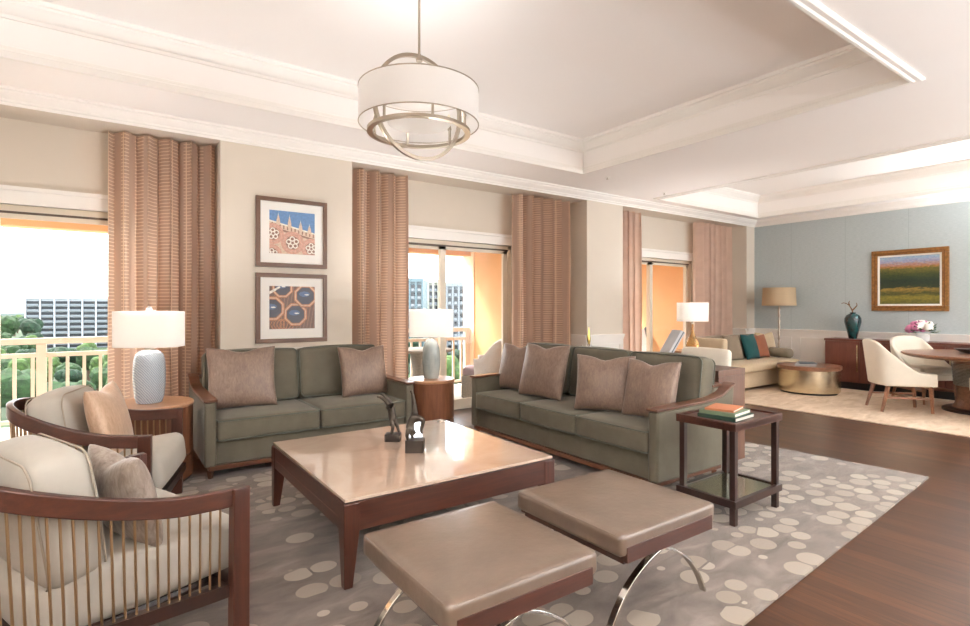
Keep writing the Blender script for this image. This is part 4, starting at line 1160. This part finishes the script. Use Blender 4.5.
for pts in ([(0,0,.40),(0,.01,.47),(-.02,.03,.53),(0,.07,.57),(-.01,.13,.60),(0,.17,.585)], [(0,.01,.47),(.01,-.03,.52),(0,-.06,.56),(0,-.05,.60)], [(0,.05,.56),(0,.06,.60),(0,.045,.63)]):
    q = bez(pts, 5); m.tube(q, [.012*(1-.7*i/len(q)) for i in range(len(q))], 8)
m.build('twig', 'twig', vz)
fv = thing('flower_arrangement', 'round bouquet of pink and white flowers on the sideboard', 'flowers', (10.2, 2.84, .8305))
MB().lathe([(.05,0),(.075,.01),(.085,.06),(.08,.11),(.075,.11)], 28).build('vase', 'vase_white', fv)
random.seed(5)
def blossom(c_, rr, mat):
    bm = bmesh.new(); bmesh.ops.create_icosphere(bm, subdivisions=2, radius=rr)
    for v_ in bm.verts: v_.co *= 1+.16*sin(9*v_.co.x/rr+3)*cos(8*v_.co.y/rr)
    m = MB(); m.bm(bm, mat=Matrix.Translation(c_)); return m.build('blossom', mat, fv, smooth=60)
for k in range(38):
    th_ = random.uniform(0, 2*pi); ph_ = random.uniform(0, 1.25); R0 = .16
    c_ = (R0*sin(ph_)*cos(th_), R0*1.12*sin(ph_)*sin(th_), .12+R0*cos(ph_)*.95)
    blossom(c_, random.uniform(.042, .062), random.choice(('petal_white', 'petal_pink', 'petal_pink', 'petal_plum', 'petal_white')))
m = MB()
for k in range(40):
    th_ = random.uniform(0, 2*pi); ph_ = random.uniform(.6, 1.75); R0 = .19
    c_ = Vector((R0*sin(ph_)*cos(th_), R0*1.1*sin(ph_)*sin(th_), .13+R0*cos(ph_)*.9)); d_ = c_-Vector((0,0,.1)); d_.normalize(); s__ = d_.cross(Vector((0,0,1))).normalized()*.018
    m.add([c_-d_*.03, c_+s__*1.5, c_+d_*.055, c_-s__*1.5], [(0,1,2,3)])
m.build('leaves', 'leaf', fv, smooth=0)

# landscape painting
t = NT('painting_surface'); v = t.coord(); sx = t.node('ShaderNodeSeparateXYZ'); t.link(v, sx.inputs[0])
n1 = t.noise(t.coord(scale=(1, 2.2, 9)), 3.2, 6, .7, .6); n2 = t.noise(t.coord(scale=(1, 9, 14)), 3, 4, .7)
hh = t.math('ADD', t.math('MULTIPLY', t.math('ADD', sx.outputs[2], .36), 1.39), t.math('MULTIPLY', t.math('SUBTRACT', n1, .5), .26))
c = t.ramp(hh, [(.0, lin((104, 104, 40))), (.12, lin((150, 140, 56))), (.2, lin((70, 82, 36))), (.3, lin((166, 140, 66))), (.34, lin((52, 64, 40))), (.5, lin((34, 58, 48))), (.64, lin((74, 88, 36))),
                (.76, lin((120, 116, 52))), (.80, lin((186, 132, 80))), (.85, lin((190, 150, 158))), (.9, lin((176, 178, 200))), (1.0, lin((170, 196, 214)))])
c = t.mix(.55, c, t.ramp(n2, [(.3, lin((24, 26, 18))), (.7, lin((176, 156, 96)))]), 'OVERLAY')
t.color(c); t.set(Roughness=.5); t.bump(n2, .3, .003); M['painting_surface'] = t.m
pf = thing('landscape_painting', 'gold framed landscape painting of green fields on the blue wall', 'painting', (BX, 3.095, 1.79), -pi/2)
w = .505; h = .495; fw = .085
# local: x along the wall (towards -Y), front = local -y -> world -x
m = MB()
for q in ((-w, w, h-fw, h), (-w, w, -h, -h+fw), (-w, -w+fw, -h+fw, h-fw), (w-fw, w, -h+fw, h-fw)): m.box(q[0], q[1], -.045, -.002, q[2], q[3], .006)
m.build('frame', 'gold_leaf', pf)
m = MB(); g = fw*.55
for q in ((-w+g, w-g, h-g-.012, h-g), (-w+g, w-g, -h+g, -h+g+.012), (-w+g, -w+g+.012, -h+g, h-g), (w-g-.012, w-g, -h+g, h-g)): m.box(q[0], q[1], -.052, -.04, q[2], q[3], .003)
m.build('frame_bead', 'gold_dark', pf)
m = MB(); i_ = fw; lw = .028
for q in ((-w+i_, w-i_, h-i_-lw, h-i_), (-w+i_, w-i_, -h+i_, -h+i_+lw), (-w+i_, -w+i_+lw, -h+i_+lw, h-i_-lw), (w-i_-lw, w-i_, -h+i_+lw, h-i_-lw)): m.box(q[0], q[1], -.03, -.004, q[2], q[3], .003)
m.build('liner', 'mat_board', pf)
o = MB().box(-.005, .005, -w+.10, w-.10, -h+.10, h-.10).build('canvas', 'painting_surface', pf, smooth=0); o.rotation_euler = (0, 0, pi/2); o.location = (0, -.014, 0)

# ------------------------------------------------------------------ dining table + chairs
dt = thing('dining_table', 'round wooden dining table on a textured pedestal at the right edge', 'table', (9.14, 1.93, RUGZ))
MB().lathe([(0,.685),(.74,.685),(.78,.695),(.82,.715),(.83,.725),(.83,.732),(.82,.74),(0,.74)], 72).build('tabletop', 'dining_wood', dt)
MB().lathe([(.30,.05),(.27,.10),(.25,.20),(.27,.40),(.30,.60),(.30,.684)], 48).build('pedestal', 'dining_wood', dt)
m = MB()
for k in range(16): m.lathe([(.272+.0015*k,.33+.018*k),(.288+.0012*k,.339+.018*k),(.272+.0015*k,.348+.018*k)], 48, cap=False)
m.build('woven_band', 'wicker_grey', dt)
MB().lathe([(.40,0),(.40,.03),(.36,.05),(.0,.051)], 48).build('base', 'dark_wood', dt)
bo = tag(MB().lathe([(.06,0),(.14,.012),(.2,.045),(.215,.06),(.205,.06),(.13,.025),(0,.015)], 40).build('decorative_bowl', 'bowl_dark'), 'shallow dark bowl in the middle of the dining table', 'bowl'); bo.location = (9.15, 2.0, RUGZ+.7405)

def dining_chair(label, loc, rz):
    r = thing('dining_chair', label, 'dining chair', loc, rz, 'cream dining chairs around the round table')
    MB().cushion(-.26, .27, -.24, .24, .40, .50, .04, (0,0,.012), 8).build('seat', 'dining_cream', r)
    # wraparound shell: U in plan, sloping from the back top down to the seat front
    n = 28; vs = []; fs = []; mrow = 6
    plan = bez([(.28,-.27,0),(.05,-.275,0),(-.16,-.265,0),(-.27,-.20,0),(-.30,0,0),(-.27,.20,0),(-.16,.265,0),(.05,.275,0),(.28,.27,0)], 5)
    for p_ in plan:
        s__ = (p_.x+.30)/.58; top = .50+.40*(max(0, 1-s__*1.35))**1.3+.02*(1-s__)
        for j in range(mrow+1):
            f = j/mrow; z = .34+(top-.34)*f; lean = -.07*f*(1-s__)
            vs.append((p_.x+lean, p_.y*(1+.02*f), z))
    N = len(plan)
    for i in range(N-1):
        for j in range(mrow): a = i*(mrow+1)+j; fs.append((a, a+1, a+mrow+2, a+mrow+1))
    o = MB().add(vs, fs).build('backrest', 'dining_cream', r, smooth=70); sm = o.modifiers.new('thick', 'SOLIDIFY'); sm.thickness = .05; sm.offset = 0
    b_ = o.modifiers.new('bevel', 'BEVEL'); b_.width = .012; b_.segments = 2; b_.limit_method = 'ANGLE'; b_.angle_limit = radians(50)
    MB().box(-.26, .27, -.245, .245, .33, .41, .01).build('seat_frame', 'dining_cream', r)
    for a, b, a2, b2 in ((-.22,-.21,-.30,-.24), (-.22,.21,-.30,.24), (.235,-.225,.255,-.225), (.235,.225,.255,.225)):
        MB().tube([(a2, b2, 0), (a, b, .335)], [.019, .029], 4).build('leg', 'dining_wood', r, smooth=0)
    for s in (-1, 1): MB().box(-.25, .235, s*.222-.01, s*.222+.01, .17, .195).build('stretcher', 'dining_wood', r, smooth=0)
    MB().box(-.01, .012, -.215, .215, .17, .195).build('cross_stretcher', 'dining_wood', r, smooth=0)
    return r
ch = dining_chair('cream dining chair in full view left of the dining table', (8.50, 2.60, RUGZ), radians(-51))
dup(ch, (9.50, 2.62, RUGZ), atan2(-.8, -.55), 'cream dining chair behind the dining table, before the sideboard')
dup(ch, (8.42, 1.50, RUGZ), radians(40), 'cream dining chair cut by the right edge, nearest the camera')

# ------------------------------------------------------------------ chandelier
cl = thing('chandelier', 'drum pendant chandelier with white sheer shade and nickel hoops', 'chandelier', (1.64, 3.05, 2.47))
R1 = .38
MB().lathe([(R1,.05),(R1,.27),(R1-.003,.27),(R1-.003,.05)], 64, cap=False).build('shade', 'drum_shade', cl, smooth=60)
m = MB()
for z in (.05, .27): m.tube([(R1*cos(2*pi*k/64), R1*sin(2*pi*k/64), z) for k in range(64)], .004, 6, True)
m.build('shade_rim', 'nickel', cl)
MB().sweep([(.31*cos(2*pi*k/64), .31*sin(2*pi*k/64), 0) for k in range(64)], .035, .02, closed=True).build('lower_ring', 'nickel', cl)
va2 = -radians(35.3)
for da in (radians(38),):
    d_ = (cos(va2+da), sin(va2+da))
    MB().sweep([(.315*cos(2*pi*k/64)*d_[0], .315*cos(2*pi*k/64)*d_[1], .16+.325*sin(2*pi*k/64)) for k in range(64)], .022, .022, up=(-d_[1], d_[0], 0), closed=True).build('hoop', 'nickel', cl)
for k in range(6):
    a = k*pi/3+.3; x, y = .295*cos(a), .295*sin(a)
    MB().tube([(x,y,.0),(x,y,.09)], .009, 10).tube([(x,y,.09),(x*.97,y*.97,.12)], .013, 10).build('candle_arm', 'nickel', cl)
    MB().lathe([(.011,.12),(.016,.15),(.010,.185),(0,.20)], 12, (x*.97, y*.97, 0)).build('light_bulb', 'bulb', cl)
MB().lathe([(0,.055),(.2,.055),(.2,.06),(0,.06)], 40).build('diffuser', 'lampshade_white', cl)
MB().tube([(0,0,.47),(0,0,CZ-2.47-.02)], .008, 12).build('rod', 'nickel', cl)
MB().lathe([(.02,.455),(.022,.47),(.012,.50)], 16).build('swivel_joint', 'nickel', cl)
MB().lathe([(.012,CZ-2.47-.035),(.05,CZ-2.47-.03),(.065,CZ-2.47-.01),(.065,CZ-2.47)], 28).build('ceiling_canopy', 'nickel', cl)
for k in range(3):
    a = k*2*pi/3; l = point_light('lamp_light', (.16*cos(a), .16*sin(a), .16), .35, (.95,.97,1), rad=.05); l.parent = cl

# ceiling fittings
for i, (x, y, lb) in enumerate(((5.35, 4.80, 'small sprinkler head in the ceiling near the large coffer corner'), (6.77, 4.97, 'small sprinkler head in the ceiling near the dining coffer corner'))):
    r = thing('sprinkler_head', lb, 'sprinkler', (x, y, SZ))
    MB().lathe([(.035,0),(.035,-.004),(.012,-.006)], 20).build('rosette', 'white_trim', r); MB().lathe([(.008,-.005),(.006,-.02),(.018,-.022),(.018,-.025)], 12).build('deflector', 'nickel', r)
def downlight(x, y, z, power):  # unseen ceiling lamps, added as fill for the room
    r = thing('fill_downlight', 'small round downlight added for fill in the unseen ceiling behind the camera', 'ceiling light', (x, y, z), 0, 'added fill downlights outside the view')
    MB().lathe([(.05,-.001),(.05,-.006),(.065,-.006),(.068,-.001)], 28, cap=False).build('bezel', 'white_trim', r)
    l = bpy.data.lights.new('lamp_light', 'AREA'); l.shape = 'DISK'; l.size = .1; l.energy = power; l.color = (.95, .97, 1); l.spread = radians(150)
    o = bpy.data.objects.new('lamp_light', l); COL.objects.link(o); o.location = (0, 0, -.003); o.parent = r
for x, y in ((-.8, .4), (1.2, .4), (3.2, .4), (5.3, .2)): downlight(x, y, SZ, 16)

def sconce(x, y, rz, label, power):  # unseen uplights on the walls, added to brighten the ceiling
    r = thing('fill_sconce', label, 'wall lamp', (x, y, 2.0), rz, 'added fill sconces outside the view')
    MB().box(-.05, .05, -.02, 0, -.12, .12, .005).build('backplate', 'nickel', r)
    MB().tube([(0,-.02,0),(0,-.1,0),(0,-.16,.02)], .008, 8).build('arm', 'nickel', r)
    MB().lathe([(0,.02),(.06,.03),(.12,.07),(.15,.12),(.147,.12),(.115,.075),(.05,.035),(0,.03)], 32, (0,-.18,0)).build('bowl', 'nickel', r)
    l = bpy.data.lights.new('lamp_light', 'AREA'); l.shape = 'DISK'; l.size = .22; l.energy = power; l.color = (.93, .96, 1)
    o = bpy.data.objects.new('lamp_light', l); COL.objects.link(o); o.location = (0, -.18, .10); o.rotation_euler = (pi, 0, 0); o.parent = r
PW = 120
for x, f in ((-.6, 1.2), (3.2, 2.0), (7.15, 2.0)): sconce(x, RY, pi, 'added nickel bowl fill sconce on the south wall behind the camera', PW*f)
sconce(LX, 1.2, pi/2, 'added nickel bowl fill sconce on the west wall left of the camera', PW*1.6)
for y in (1.0, -1.2): sconce(BX, y, -pi/2, 'added nickel bowl fill sconce on the blue wall right of the dining table', PW*.9)

def torchiere(x, y, label, power):  # unseen standing uplights, added for more bounce off the coffers
    r = thing('fill_torchiere', label, 'floor lamp', (x, y, 0), 0, 'added fill torchieres outside the view')
    MB().lathe([(.14,0),(.14,.02),(.02,.04)], 32).build('base', 'nickel', r)
    MB().tube([(0,0,.03),(0,0,1.72)], .012, 12).build('pole', 'nickel', r)
    MB().lathe([(0,1.70),(.08,1.71),(.16,1.76),(.19,1.82),(.187,1.82),(.155,1.765),(.07,1.718),(0,1.71)], 36).build('bowl', 'nickel', r)
    l = bpy.data.lights.new('lamp_light', 'AREA'); l.shape = 'DISK'; l.size = .3; l.energy = power; l.color = (.93, .96, 1)
    o = bpy.data.objects.new('lamp_light', l); COL.objects.link(o); o.location = (0, 0, 1.80); o.rotation_euler = (pi, 0, 0); o.parent = r
torchiere(2.7, -.7, 'added nickel fill torchiere standing on the bare floor to the right of the camera', 26)
torchiere(5.6, -1.6, 'added nickel fill torchiere standing near the glazed wall behind the camera', 80)
l = bpy.data.lights.new('lamp_light', 'AREA'); l.shape = 'DISK'; l.size = .5; l.energy = 3; l.color = (.93, .96, 1)
o = bpy.data.objects.new('lamp_light', l); COL.objects.link(o); o.location = (0, 0, .24); o.rotation_euler = (pi, 0, 0); o.parent = cl

# ------------------------------------------------------------------ light
wd = bpy.data.worlds.new('world'); SC.world = wd; wd.use_nodes = True; nt = wd.node_tree; bg = nt.nodes['Background']
tc = nt.nodes.new('ShaderNodeTexCoord'); ns = nt.nodes.new('ShaderNodeTexNoise'); ns.inputs['Scale'].default_value = 2.2; ns.inputs['Detail'].default_value = 5
mp = nt.nodes.new('ShaderNodeMapping'); mp.inputs['Scale'].default_value = (1, 1, 3); nt.links.new(tc.outputs['Generated'], mp.inputs[0]); nt.links.new(mp.outputs[0], ns.inputs['Vector'])
rp = nt.nodes.new('ShaderNodeValToRGB'); rp.color_ramp.elements[0].position = .35; rp.color_ramp.elements[0].color = (.80, .90, 1, 1); rp.color_ramp.elements[1].position = .62; rp.color_ramp.elements[1].color = (1, .985, .96, 1)
nt.links.new(ns.outputs['Fac'], rp.inputs[0]); nt.links.new(rp.outputs[0], bg.inputs['Color']); bg.inputs['Strength'].default_value = 4.6
# sun: low and soft, from beyond the balcony on the left
sn = bpy.data.lights.new('sun', 'SUN'); sn.energy = 6.5; sn.angle = radians(14); sn.color = (1, .93, .84)
so = bpy.data.objects.new('sun', sn); COL.objects.link(so); so.rotation_euler = Vector((.45, -.75, -1.0)).to_track_quat('-Z', 'Y').to_euler(); so.location = (-5, 12, 8)

SC.view_settings.view_transform = 'Standard'; SC.view_settings.look = 'None'; SC.view_settings.gamma = 1; SC.view_settings.use_curve_mapping = False
SC.view_settings.exposure = .42
SC.cycles.max_bounces = 10; SC.cycles.diffuse_bounces = 6; SC.cycles.transparent_max_bounces = 12
